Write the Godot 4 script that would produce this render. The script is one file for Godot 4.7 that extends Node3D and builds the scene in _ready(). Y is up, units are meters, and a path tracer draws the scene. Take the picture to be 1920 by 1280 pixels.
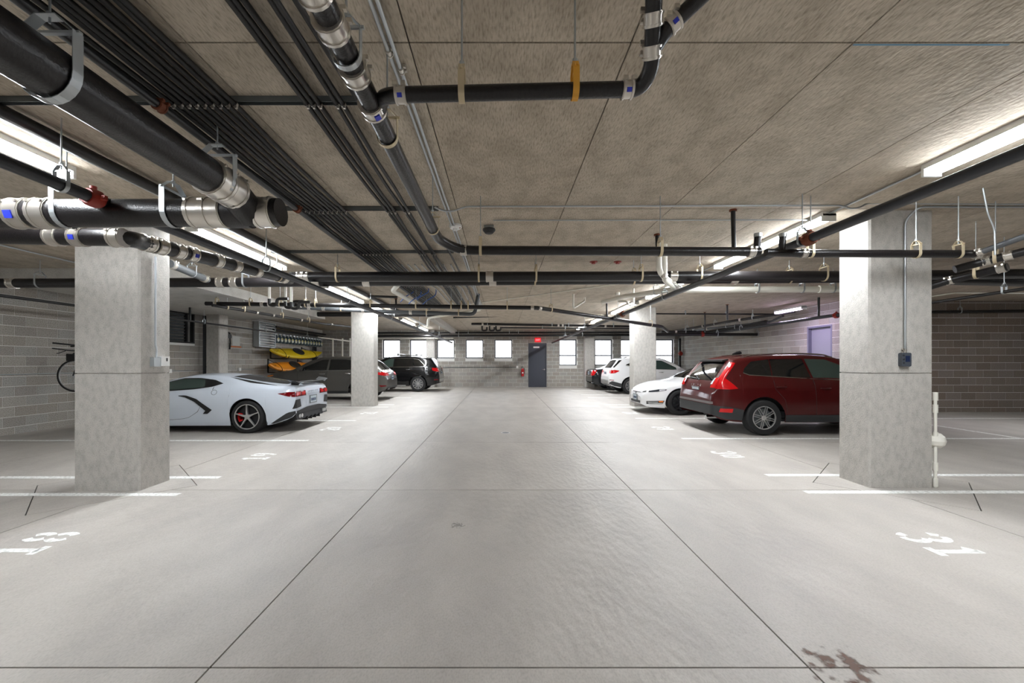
extends Node3D
# Underground parking garage. Camera at x = 0, z = 0 looking along -z; depth d means z = -d.

const EYE := 1.54
const FOCAL := 775.0
const CX := 940.0
const CY := 680.0
const CEIL := 3.375
const SLOPE := 0.007

var M := {}
var taken := {}
var rng := RandomNumberGenerator.new()

func _ready() -> void:
	rng.seed = 20
	camera_and_light()
	materials()
	shell()
	columns()
	ceiling_lights()
	cars()
	pipes()
	props()

func camera_and_light() -> void:
	var cam := Camera3D.new()
	cam.name = "camera"
	cam.near = 0.05
	cam.far = 200.0
	cam.projection = Camera3D.PROJECTION_FRUSTUM
	cam.size = 1280.0 / FOCAL * cam.near
	cam.frustum_offset = Vector2((960.0 - CX) / FOCAL, (CY - 640.0) / FOCAL) * cam.near
	cam.position = Vector3(0, EYE, 0)
	add_child(cam)
	cam.current = true
	var sky_mat := ProceduralSkyMaterial.new()
	sky_mat.sky_top_color = Color(0.88, 0.93, 1.0)
	sky_mat.sky_horizon_color = Color(0.97, 0.98, 1.0)
	sky_mat.ground_horizon_color = Color(0.97, 0.98, 1.0)
	sky_mat.ground_bottom_color = Color(0.75, 0.76, 0.78)
	sky_mat.sun_angle_max = 0.0
	sky_mat.energy_multiplier = 3.6
	var sky := Sky.new()
	sky.sky_material = sky_mat
	var env := Environment.new()
	env.background_mode = Environment.BG_SKY
	env.sky = sky
	env.tonemap_mode = Environment.TONE_MAPPER_LINEAR
	env.tonemap_exposure = 1.85
	env.sdfgi_enabled = true
	env.ssao_enabled = true
	env.ssil_enabled = true
	var we := WorldEnvironment.new()
	we.name = "surroundings"
	we.environment = env
	add_child(we)

# ------------------------------------------------------------------ helpers
func at(px: float, py: float, d: float) -> Vector3:
	return Vector3((px - CX) * d / FOCAL, EYE + (CY - py) * d / FOCAL, -d)

func ground(d: float) -> float:
	return SLOPE * d

func numbered(called: String) -> String:
	var k: int = taken.get(called, 0)
	taken[called] = k + 1
	return called if k == 0 else "%s_%03d" % [called, k]

class MB:
	var v := PackedVector3Array()
	var n := PackedVector3Array()
	var uv := PackedVector2Array()
	func tri(a: Vector3, b: Vector3, c: Vector3, na: Vector3, nb: Vector3, nc: Vector3) -> void:
		var cr := (b - a).cross(c - a)
		if cr.length_squared() < 1e-16:
			return
		if cr.dot(na + nb + nc) > 0.0:
			v.append_array([a, c, b]); n.append_array([na, nc, nb])
		else:
			v.append_array([a, b, c]); n.append_array([na, nb, nc])
	func flat(a: Vector3, b: Vector3, c: Vector3, toward: Vector3) -> void:
		var nn := (b - a).cross(c - a).normalized()
		if nn.dot(toward) < 0.0: nn = -nn
		tri(a, b, c, nn, nn, nn)
	func quad(a: Vector3, b: Vector3, c: Vector3, d: Vector3, nn: Vector3) -> void:
		tri(a, b, c, nn, nn, nn); tri(a, c, d, nn, nn, nn)
	func box(c: Vector3, s: Vector3, b := Basis()) -> MB:
		var h := s * 0.5
		for ax in 3:
			for sg in [-1.0, 1.0]:
				var nn := Vector3.ZERO; nn[ax] = sg
				var u := Vector3.ZERO; u[(ax + 1) % 3] = h[(ax + 1) % 3]
				var w := Vector3.ZERO; w[(ax + 2) % 3] = h[(ax + 2) % 3]
				var m := nn * h[ax]
				quad(c + b * (m - u - w), c + b * (m + u - w), c + b * (m + u + w), c + b * (m - u + w), b * nn)
		return self
	# box with chamfered long edges along y
	func post(c: Vector3, s: Vector3, ch: float) -> MB:
		var x := s.x * 0.5; var z := s.z * 0.5
		var poly := PackedVector2Array([Vector2(-x + ch, -z), Vector2(x - ch, -z), Vector2(x, -z + ch), Vector2(x, z - ch), Vector2(x - ch, z), Vector2(-x + ch, z), Vector2(-x, z - ch), Vector2(-x, -z + ch)])
		prism(poly, Transform3D(Basis(), c - Vector3(0, s.y * 0.5, 0)), s.y)
		return self
	# polygon in local xz, extruded along local +y
	func prism(poly: PackedVector2Array, t: Transform3D, h: float) -> MB:
		var k := poly.size()
		var area := 0.0
		for i in k: area += poly[i].cross(poly[(i + 1) % k])
		for i in k:
			var p := poly[i]; var q := poly[(i + 1) % k]
			var e := (q - p)
			var nn := Vector3(e.y, 0, -e.x).normalized() * (1.0 if area > 0 else -1.0)
			quad(t * Vector3(p.x, 0, p.y), t * Vector3(q.x, 0, q.y), t * Vector3(q.x, h, q.y), t * Vector3(p.x, h, p.y), t.basis * nn)
		var ids := Geometry2D.triangulate_polygon(poly)
		for i in range(0, ids.size(), 3):
			for y in [0.0, h]:
				flat(t * Vector3(poly[ids[i]].x, y, poly[ids[i]].y), t * Vector3(poly[ids[i + 1]].x, y, poly[ids[i + 1]].y), t * Vector3(poly[ids[i + 2]].x, y, poly[ids[i + 2]].y), t.basis * Vector3(0, 1 if y > 0 else -1, 0))
		return self
	func tube(pts: Array, r, sides := 12, cap := true) -> MB:
		var np := pts.size()
		var d0: Vector3 = (pts[1] - pts[0]).normalized()
		var up := Vector3.UP if absf(d0.y) < 0.9 else Vector3.RIGHT
		var u := d0.cross(up).normalized()
		var last: Array = []
		var lastn: Array = []
		for i in np:
			var d: Vector3
			if i == 0: d = d0
			elif i == np - 1: d = (pts[i] - pts[i - 1]).normalized()
			else: d = ((pts[i] - pts[i - 1]).normalized() + (pts[i + 1] - pts[i]).normalized()).normalized()
			u = (u - d * u.dot(d)).normalized()
			var w := d.cross(u)
			var rr: float = r[i] if r is Array else r
			var ring: Array = []
			var rn: Array = []
			for k in sides:
				var a := TAU * k / sides
				var nn := u * cos(a) + w * sin(a)
				rn.append(nn); ring.append(pts[i] + nn * rr)
			if i > 0:
				for k in sides:
					var k2 := (k + 1) % sides
					tri(last[k], last[k2], ring[k2], lastn[k], lastn[k2], rn[k2])
					tri(last[k], ring[k2], ring[k], lastn[k], rn[k2], rn[k])
			if cap and (i == 0 or i == np - 1):
				var cn := -d if i == 0 else d
				for k in sides:
					tri(pts[i], ring[k], ring[(k + 1) % sides], cn, cn, cn)
			last = ring; lastn = rn
		return self
	# profile: Vector2(radius, along) turned about the local y axis
	func lathe(prof: Array, t: Transform3D, sides := 16) -> MB:
		for i in prof.size() - 1:
			var p: Vector2 = prof[i]; var q: Vector2 = prof[i + 1]
			var e := q - p
			var nr := Vector2(e.y, -e.x).normalized()
			for k in sides:
				var a := TAU * k / sides; var b := TAU * (k + 1) / sides
				var ca := Vector3(cos(a), 0, sin(a)); var cb := Vector3(cos(b), 0, sin(b))
				var na := t.basis * (ca * nr.x + Vector3.UP * nr.y); var nb := t.basis * (cb * nr.x + Vector3.UP * nr.y)
				var A := t * (ca * p.x + Vector3.UP * p.y); var B := t * (cb * p.x + Vector3.UP * p.y)
				var C := t * (cb * q.x + Vector3.UP * q.y); var D := t * (ca * q.x + Vector3.UP * q.y)
				if p.x > 1e-5: tri(A, B, C, na, nb, nb)
				if q.x > 1e-5: tri(A, C, D, na, nb, na)
		return self
	# smooth grid of points, rows of equal length
	func grid(rows: Array, outward: Vector3, flip_center = null) -> MB:
		var nr := rows.size(); var nc: int = rows[0].size()
		var nn := []
		for i in nr:
			var l := []
			for j in nc:
				var a: Vector3 = rows[mini(i + 1, nr - 1)][j] - rows[maxi(i - 1, 0)][j]
				var b: Vector3 = rows[i][mini(j + 1, nc - 1)] - rows[i][maxi(j - 1, 0)]
				var c := a.cross(b).normalized()
				var o: Vector3 = outward
				if flip_center != null: o = rows[i][j] - flip_center
				if c.dot(o) < 0.0: c = -c
				l.append(c)
			nn.append(l)
		for i in nr - 1:
			for j in nc - 1:
				tri(rows[i][j], rows[i + 1][j], rows[i + 1][j + 1], nn[i][j], nn[i + 1][j], nn[i + 1][j + 1])
				tri(rows[i][j], rows[i + 1][j + 1], rows[i][j + 1], nn[i][j], nn[i + 1][j + 1], nn[i][j + 1])
		return self
	func mesh() -> ArrayMesh:
		var arr := []
		arr.resize(Mesh.ARRAY_MAX)
		arr[Mesh.ARRAY_VERTEX] = v
		arr[Mesh.ARRAY_NORMAL] = n
		var am := ArrayMesh.new()
		am.add_surface_from_arrays(Mesh.PRIMITIVE_TRIANGLES, arr)
		return am

func put(called: String, mesh: Mesh, mat: Material, parent: Node3D, pos := Vector3.ZERO) -> MeshInstance3D:
	var o := MeshInstance3D.new()
	o.mesh = mesh
	o.material_override = mat
	o.position = pos
	if parent == self:
		o.name = numbered(called)
		add_child(o)
	else:
		o.name = called
		parent.add_child(o, true)
	return o

func obj(called: String, b: MB, mat: Material, parent: Node3D) -> MeshInstance3D:
	return put(called, b.mesh(), mat, parent)

func tag(o: Node, label: String, category := "", group := "") -> Node:
	o.set_meta("label", label)
	if category: o.set_meta("category", category)
	if group: o.set_meta("group", group)
	return o

func thing(called: String, label: String, category: String, pos := Vector3.ZERO, turn := 0.0, group := "") -> Node3D:
	var o := Node3D.new()
	o.name = numbered(called)
	add_child(o)
	o.position = pos
	o.rotation.y = turn
	tag(o, label, category, group)
	return o

func struct(called: String, label := "") -> Node3D:
	var o := Node3D.new()
	o.name = numbered(called)
	add_child(o)
	o.set_meta("kind", "structure")
	if label: o.set_meta("label", label)
	return o

# rounds the corners of a polyline
func fillet(pts: Array, rad: float, steps := 5) -> Array:
	var out := [pts[0]]
	for i in range(1, pts.size() - 1):
		var a: Vector3 = pts[i - 1]; var b: Vector3 = pts[i]; var c: Vector3 = pts[i + 1]
		var r := minf(rad, minf((a - b).length(), (c - b).length()) * 0.49)
		var p := b + (a - b).normalized() * r
		var q := b + (c - b).normalized() * r
		for k in steps + 1:
			var t := float(k) / steps
			out.append(p.lerp(b, t).lerp(b.lerp(q, t), t))
	out.append(pts[-1])
	return out

func spline(a: Array, x: float) -> float:
	var k := a.size()
	if x <= a[0][0]: return a[0][1]
	if x >= a[k - 1][0]: return a[k - 1][1]
	var i := 0
	while a[i + 1][0] < x: i += 1
	var h: float = a[i + 1][0] - a[i][0]
	var m := func(j: int) -> float:
		if j == 0: return (a[1][1] - a[0][1]) / (a[1][0] - a[0][0])
		if j == k - 1: return (a[k - 1][1] - a[k - 2][1]) / (a[k - 1][0] - a[k - 2][0])
		var s0: float = (a[j][1] - a[j - 1][1]) / (a[j][0] - a[j - 1][0])
		var s1: float = (a[j + 1][1] - a[j][1]) / (a[j + 1][0] - a[j][0])
		if s0 * s1 <= 0.0: return 0.0
		return 2.0 * s0 * s1 / (s0 + s1)
	var t: float = (x - a[i][0]) / h
	var m0: float = m.call(i) * h; var m1: float = m.call(i + 1) * h
	var t2 := t * t; var t3 := t2 * t
	return (2 * t3 - 3 * t2 + 1) * a[i][1] + (t3 - 2 * t2 + t) * m0 + (-2 * t3 + 3 * t2) * a[i + 1][1] + (t3 - t2) * m1

# ------------------------------------------------------------------ materials
func noise_tex(sd: int, freq: float, cols: Array, offs: Array, oct := 4, cell := false, size := 512) -> NoiseTexture2D:
	var f := FastNoiseLite.new()
	f.seed = sd
	f.noise_type = FastNoiseLite.TYPE_CELLULAR if cell else FastNoiseLite.TYPE_SIMPLEX_SMOOTH
	f.frequency = freq
	f.fractal_octaves = oct
	var g := Gradient.new()
	var pc := PackedColorArray()
	for c in cols: pc.append(c)
	g.colors = pc
	g.offsets = PackedFloat32Array(offs)
	var t := NoiseTexture2D.new()
	t.width = size; t.height = size
	t.seamless = true
	t.noise = f
	t.color_ramp = g
	return t

func bump_tex(sd: int, freq: float, strength: float, oct := 4) -> NoiseTexture2D:
	var f := FastNoiseLite.new()
	f.seed = sd
	f.frequency = freq
	f.fractal_octaves = oct
	var t := NoiseTexture2D.new()
	t.width = 512; t.height = 512
	t.seamless = true
	t.noise = f
	t.as_normal_map = true
	t.bump_strength = strength
	return t

func mat(col: Color, rough := 0.6, metal := 0.0) -> StandardMaterial3D:
	var m := StandardMaterial3D.new()
	m.albedo_color = col
	m.roughness = rough
	m.metallic = metal
	return m

func textured(col: Color, tex: Texture2D, sc: Vector3, rough := 0.8, metal := 0.0, bump: Texture2D = null, bs := 1.0) -> StandardMaterial3D:
	var m := mat(col, rough, metal)
	m.albedo_texture = tex
	m.uv1_triplanar = true
	m.uv1_world_triplanar = true
	m.uv1_scale = sc
	if bump:
		m.normal_enabled = true
		m.normal_texture = bump
		m.normal_scale = bs
	return m

func detail(m: StandardMaterial3D, tex: Texture2D, sc: Vector3) -> StandardMaterial3D:
	m.detail_enabled = true
	m.detail_blend_mode = BaseMaterial3D.BLEND_MODE_MUL
	m.detail_albedo = tex
	m.detail_uv_layer = BaseMaterial3D.DETAIL_UV_2
	m.uv2_triplanar = true
	m.uv2_world_triplanar = true
	m.uv2_scale = sc
	return m

func tinted(base: StandardMaterial3D, col: Color) -> StandardMaterial3D:
	var m: StandardMaterial3D = base.duplicate()
	m.albedo_color = col
	return m

func paint(col: Color, rough := 0.35, metal := 0.0) -> StandardMaterial3D:
	var m := mat(col, rough, metal)
	m.metallic_specular = 0.2
	m.clearcoat_enabled = true
	m.clearcoat = 0.8
	m.clearcoat_roughness = 0.06
	return m

func glow(col: Color, e: float) -> StandardMaterial3D:
	var m := mat(col, 0.5)
	m.emission_enabled = true
	m.emission = col
	m.emission_energy_multiplier = e
	return m

func pane(col: Color, alpha: float) -> StandardMaterial3D:
	var m := mat(Color(col.r, col.g, col.b, alpha), 0.03)
	m.transparency = BaseMaterial3D.TRANSPARENCY_ALPHA
	m.metallic_specular = 0.6
	return m

func materials() -> void:
	var grain := bump_tex(3, 0.08, 3.0)
	var blotch := noise_tex(11, 0.010, [Color(0.94, 0.937, 0.935), Color(0.97, 0.967, 0.962), Color(1, 0.998, 0.995)], [0.2, 0.5, 0.8], 5)
	var fine := noise_tex(13, 0.06, [Color(0.93, 0.928, 0.925), Color(0.98, 0.979, 0.978), Color(1, 1, 1)], [0.15, 0.45, 0.75], 5)
	var pits := noise_tex(17, 0.11, [Color(0.70, 0.69, 0.675), Color(0.95, 0.945, 0.94), Color(1, 1, 1)], [0.06, 0.25, 0.6], 3)
	M.floor = detail(textured(Color(0.725, 0.705, 0.68), blotch, Vector3(0.30, 0.30, 0.14), 0.5, 0.0, grain, 0.2), fine, Vector3(2.4, 2.4, 1.3))
	M.floor_b = tinted(M.floor, Color(0.717, 0.697, 0.672))
	M.floor_c = tinted(M.floor, Color(0.732, 0.711, 0.685))
	M.joint = mat(Color(0.2, 0.185, 0.17), 0.9)
	var ceil_tex := noise_tex(23, 0.014, [Color(0.905, 0.895, 0.88), Color(0.96, 0.955, 0.945), Color(1.0, 0.995, 0.985)], [0.22, 0.5, 0.8], 6)
	var streak := noise_tex(29, 0.05, [Color(0.80, 0.79, 0.77), Color(0.95, 0.945, 0.94), Color(1, 1, 1)], [0.12, 0.45, 0.8], 5)
	M.ceiling = detail(textured(Color(0.78, 0.74, 0.68), ceil_tex, Vector3(0.45, 0.45, 0.3), 0.85, 0.0, grain, 0.3), streak, Vector3(2.6, 1.0, 0.5))
	M.ceiling_b = tinted(M.ceiling, Color(0.77, 0.727, 0.665))
	M.ceiling_c = tinted(M.ceiling, Color(0.79, 0.753, 0.695))
	var col_tex := noise_tex(37, 0.016, [Color(0.92, 0.917, 0.91), Color(0.97, 0.968, 0.965), Color(1, 1, 0.995)], [0.15, 0.42, 0.75], 6)
	M.column = detail(textured(Color(0.735, 0.722, 0.70), col_tex, Vector3(1.3, 0.8, 1.3), 0.8, 0.0, grain, 0.3), pits, Vector3(1.4, 1.1, 1.4))
	M.soffit = detail(textured(Color(0.78, 0.77, 0.75), col_tex, Vector3(0.3, 0.3, 0.3), 0.85), fine, Vector3(1, 1, 1))
	var cmu_tex := noise_tex(51, 0.09, [Color(0.78, 0.77, 0.76), Color(0.95, 0.945, 0.94), Color(1, 1, 1)], [0.2, 0.5, 0.85], 4)
	M.cmu = []
	for c in [Color(0.670, 0.650, 0.620), Color(0.640, 0.620, 0.595), Color(0.695, 0.675, 0.645), Color(0.655, 0.630, 0.595), Color(0.675, 0.665, 0.645)]:
		M.cmu.append(textured(c, cmu_tex, Vector3(0.9, 0.9, 0.9), 0.92, 0.0, grain, 0.7))
	M.cmu_brown = []
	for c in [Color(0.52, 0.475, 0.435), Color(0.495, 0.45, 0.41), Color(0.545, 0.50, 0.465), Color(0.51, 0.455, 0.41), Color(0.54, 0.50, 0.475)]:
		M.cmu_brown.append(textured(c, cmu_tex, Vector3(0.9, 0.9, 0.9), 0.92, 0.0, grain, 0.7))
	M.cmu_far = textured(Color(1, 1, 1), cmu_tex, Vector3(0.9, 0.9, 0.9), 0.92)
	M.cmu_far.vertex_color_use_as_albedo = true
	M.mortar = mat(Color(0.86, 0.855, 0.84), 0.95)
	var iron_tex := noise_tex(71, 0.05, [Color(0.55, 0.5, 0.5), Color(0.9, 0.88, 0.9), Color(1, 1, 1), Color(1.0, 0.75, 0.55)], [0.15, 0.45, 0.8, 0.97], 5)
	M.iron = textured(Color(0.105, 0.097, 0.10), iron_tex, Vector3(1.5, 1.5, 1.5), 0.33, 0.0, grain, 0.35)
	M.iron_plain = mat(Color(0.09, 0.085, 0.085), 0.4)
	M.cable = mat(Color(0.08, 0.073, 0.068), 0.5)
	M.gray_pipe_dark = mat(Color(0.2, 0.205, 0.22), 0.36, 0.3)
	M.blue_line = mat(Color(0.2, 0.36, 0.66), 0.45)
	M.gray_pipe = mat(Color(0.36, 0.37, 0.38), 0.4, 0.4)
	M.clamp = mat(Color(0.83, 0.81, 0.78), 0.28, 0.9)
	M.zinc = mat(Color(0.72, 0.74, 0.75), 0.38, 0.75)
	M.strap = mat(Color(0.80, 0.74, 0.62), 0.5, 0.35)
	M.yellow_strap = mat(Color(0.85, 0.62, 0.22), 0.5)
	M.pvc = mat(Color(0.90, 0.89, 0.85), 0.4)
	M.red_fit = mat(Color(0.58, 0.17, 0.12), 0.5)
	M.rust = mat(Color(0.42, 0.21, 0.11), 0.8)
	M.blue_label = mat(Color(0.14, 0.2, 0.7), 0.5)
	M.steel_gray = mat(Color(0.42, 0.44, 0.45), 0.45, 0.5)
	M.black = mat(Color(0.09, 0.09, 0.095), 0.5)
	M.dark_trim = mat(Color(0.16, 0.165, 0.17), 0.6)
	M.rubber = mat(Color(0.10, 0.10, 0.105), 0.75)
	M.chrome = mat(Color(0.86, 0.87, 0.88), 0.12, 1.0)
	M.alloy = mat(Color(0.78, 0.78, 0.78), 0.3, 0.85)
	M.dark_alloy = mat(Color(0.13, 0.13, 0.14), 0.4, 0.4)
	M.glass = mat(Color(0.055, 0.06, 0.065), 0.04)
	M.glass.metallic_specular = 0.7
	M.glass_green = mat(Color(0.21, 0.27, 0.25), 0.05)
	M.glass_green.metallic_specular = 0.7
	M.tail = paint(Color(0.72, 0.05, 0.07), 0.2)
	M.tail_dark = paint(Color(0.42, 0.03, 0.06), 0.15)
	M.lamp_clear = paint(Color(0.82, 0.82, 0.84), 0.15)
	M.amber = paint(Color(0.85, 0.45, 0.12), 0.2)
	M.white = mat(Color(0.9, 0.9, 0.89), 0.5)
	M.plate = mat(Color(0.78, 0.83, 0.86), 0.4)
	M.plate_ink = mat(Color(0.2, 0.27, 0.42), 0.5)
	M.line = textured(Color(0.93, 0.93, 0.92), noise_tex(91, 0.05, [Color(0.86, 0.86, 0.85), Color(1, 1, 1)], [0.3, 0.55]), Vector3(0.8, 0.8, 0.8), 0.6)
	M.door = mat(Color(0.21, 0.225, 0.27), 0.45)
	M.frame = mat(Color(0.27, 0.28, 0.31), 0.5, 0.1)
	M.pane = pane(Color(0.9, 0.95, 0.97), 0.08)
	M.lens = glow(Color(0.96, 0.98, 1.0), 30.0)
	M.lens_violet = glow(Color(0.93, 0.84, 1.0), 14.0)
	M.caliper = paint(Color(0.75, 0.05, 0.06), 0.3)

# ------------------------------------------------------------------ shell
func slab_poly(poly: PackedVector2Array, parent: Node3D, m: Material, called: String, top: float, thick: float) -> void:
	var b := MB.new()
	b.prism(poly, Transform3D(Basis(), Vector3(0, top - thick, 0)), thick)
	obj(called, b, m, parent)

func shell() -> void:
	# floor: a base with slabs laid on it, joints left open between them
	var fl := struct("floor", "pale broom-finished concrete garage floor with sawn joints")
	fl.rotation.x = atan(SLOPE)
	obj("joint_bed", MB.new().box(Vector3(4, -0.16, -9), Vector3(30, 0.29, 34)), M.joint, fl)
	var xs := []
	for k in range(-3, 6): xs.append(-1.46 + 3.0 * k if k <= 0 else 1.54 + 3.0 * (k - 1))
	xs.insert(0, -11.0)
	xs.append(18.5)
	var zs := [-6.5]
	for k in range(-2, 8): zs.append(2.07 + 2.83 * k)
	zs.append(25.0)
	var diamonds := []
	for c in [Vector2(-4.72, 5.08), Vector2(4.9, 5.2), Vector2(-4.72, 13.9), Vector2(4.9, 13.9)]:
		diamonds.append(PackedVector2Array([c + Vector2(0.98, 0), c + Vector2(0, 0.98), c + Vector2(-0.98, 0), c + Vector2(0, -0.98)]))
	var fm := [M.floor, M.floor_b, M.floor_c]
	var kk := 0
	for i in xs.size() - 1:
		for j in zs.size() - 1:
			kk += 1
			var polys := [PackedVector2Array([Vector2(xs[i], zs[j]), Vector2(xs[i + 1], zs[j]), Vector2(xs[i + 1], zs[j + 1]), Vector2(xs[i], zs[j + 1])])]
			for dm in diamonds:
				var next := []
				for p in polys:
					for q in Geometry2D.clip_polygons(p, dm): next.append(q)
				polys = next
			for p in polys:
				for q in Geometry2D.offset_polygon(p, -0.005):
					var w := PackedVector2Array()
					for pt in q: w.append(Vector2(pt.x, -pt.y))
					slab_poly(w, fl, fm[(kk * 7 + i) % 3], "slab", 0.0, 0.015)
	for dm in diamonds:
		for q in Geometry2D.offset_polygon(dm, -0.005):
			var w := PackedVector2Array()
			for pt in q: w.append(Vector2(pt.x, -pt.y))
			slab_poly(w, fl, M.floor_b, "slab", 0.0, 0.015)
	# ceiling: form-panel imprints under a solid slab
	var ce := struct("ceiling", "board-marked concrete ceiling with form panel seams")
	obj("slab", MB.new().box(Vector3(4, CEIL + 0.165, -9), Vector3(30, 0.3, 34)), M.joint, ce)
	var cm := [M.ceiling, M.ceiling_b, M.ceiling_c]
	for i in range(-8, 15):
		var x0 := -0.53 + 1.275 * i
		for j in range(-3, 10):
			var z0 := 2.37 + 2.56 * (j - 1)
			if z0 + 2.56 < -6.5: continue
			var c := Vector3(x0 + 0.6375, CEIL + 0.012, -(z0 + 1.28))
			put("form_panel", panel_mesh(Vector3(1.275 - 0.009, 0.024, 2.56 - 0.011)), cm[(i * 5 + j * 3 + 40) % 3], ce, c)
	# block walls
	var dz := 23.4
	var open := []
	for x in [-6.235, -4.70, -3.16, -1.53, 0.115]: open.append(Rect2(x - 0.5 + 10.13, 1.797, 1.0, 1.06))
	for x in [3.776, 5.795, 7.27, 9.27]: open.append(Rect2(x - 0.5 + 10.13, 1.39, 1.0, 1.48))
	open.append(Rect2(1.53 + 10.13, 0.0, 1.03, 2.65))
	block_wall("wall_back", "grey concrete block wall at the far end with nine windows", Vector3(-10.13, 0, -dz), Vector3(1, 0, 0), Vector3(0, 0, 1), 20.2, 0.407, 0.2035, open, 0.0)
	block_wall("wall_left", "grey concrete block wall along the left side", Vector3(-10.13, 0, 6.5), Vector3(0, 0, -1), Vector3(1, 0, 0), 29.9, 0.42, 0.21, [Rect2(11.6 + 6.5, 2.17, 2.05, 1.0)], 13.0)
	block_wall("wall_right", "grey concrete block wall on the right with a grey door", Vector3(10.07, 0, -dz), Vector3(0, 0, 1), Vector3(-1, 0, 0), dz - 12.24, 0.42, 0.21, [Rect2(23.4 - 13.6, 0, 1.02, 2.72)], 0.0)
	block_wall("wall_right_return", "brownish concrete block wall facing the aisle at far right", Vector3(10.07, 0, -12.24), Vector3(1, 0, 0), Vector3(0, 0, 1), 8.4, 0.442, 0.221, [], 0.0)
	var wr := struct("wall_right_near")
	obj("wall_body", MB.new().box(Vector3(18.5, 1.6, -3), Vector3(0.2, 3.6, 19)), M.cmu[0], wr)
	var wn := struct("wall_near")
	obj("wall_body", MB.new().box(Vector3(4, 1.6, 6.6), Vector3(29.2, 3.6, 0.2)), M.cmu[0], wn)
	# windows of the back wall
	var k := 0
	for x in [-6.235, -4.70, -3.16, -1.53, 0.115, 3.776, 5.795, 7.27, 9.27]:
		var tall: bool = x > 3
		var y0 := 1.39 if tall else 1.797
		var h := 1.48 if tall else 1.06
		k += 1
		var w := struct("window_%d" % k, "bright square window with grey frame in the back wall" if not tall else "bright tall two-pane window in the back wall")
		w.position = Vector3(x, y0, -dz - 0.17)
		var b := MB.new()
		for s in [-1, 1]:
			b.box(Vector3(s * 0.47, h / 2, 0), Vector3(0.06, h, 0.06))
			b.box(Vector3(0, h / 2 + s * (h / 2 - 0.03), 0), Vector3(0.88, 0.06, 0.06))
		obj("window_frame", b, M.frame, w)
		if tall:
			obj("mullion", MB.new().box(Vector3(0, 0.57, 0), Vector3(0.88, 0.07, 0.055)), M.frame, w)
			obj("pane", MB.new().box(Vector3(0, 0.2975, 0), Vector3(0.878, 0.473, 0.008)), M.pane, w)
			obj("pane", MB.new().box(Vector3(0, 1.0125, 0), Vector3(0.878, 0.813, 0.008)), M.pane, w)
		else:
			obj("pane", MB.new().box(Vector3(0, h / 2, 0), Vector3(0.878, h - 0.122, 0.008)), M.pane, w)
	# soffit over the left bays, bulkhead by the back windows
	var so := struct("trim_1", "pale concrete drop soffit over the left parking bays")
	obj("soffit", MB.new().box(Vector3(-8.3, 3.26, -11.6), Vector3(3.64, 0.24, 7.2)), M.soffit, so)
	var bu := struct("trim_2", "pale bulkhead running to the back wall under the ceiling")
	obj("bulkhead", MB.new().box(Vector3(-2.62, 3.27, -19.3), Vector3(0.24, 0.22, 7.9)), M.soffit, bu)

var panel_cache := {}
func panel_mesh(s: Vector3) -> Mesh:
	var key := "%.3f %.3f %.3f" % [s.x, s.y, s.z]
	if not panel_cache.has(key):
		var b := BoxMesh.new()
		b.size = s
		panel_cache[key] = b
	return panel_cache[key]

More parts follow.
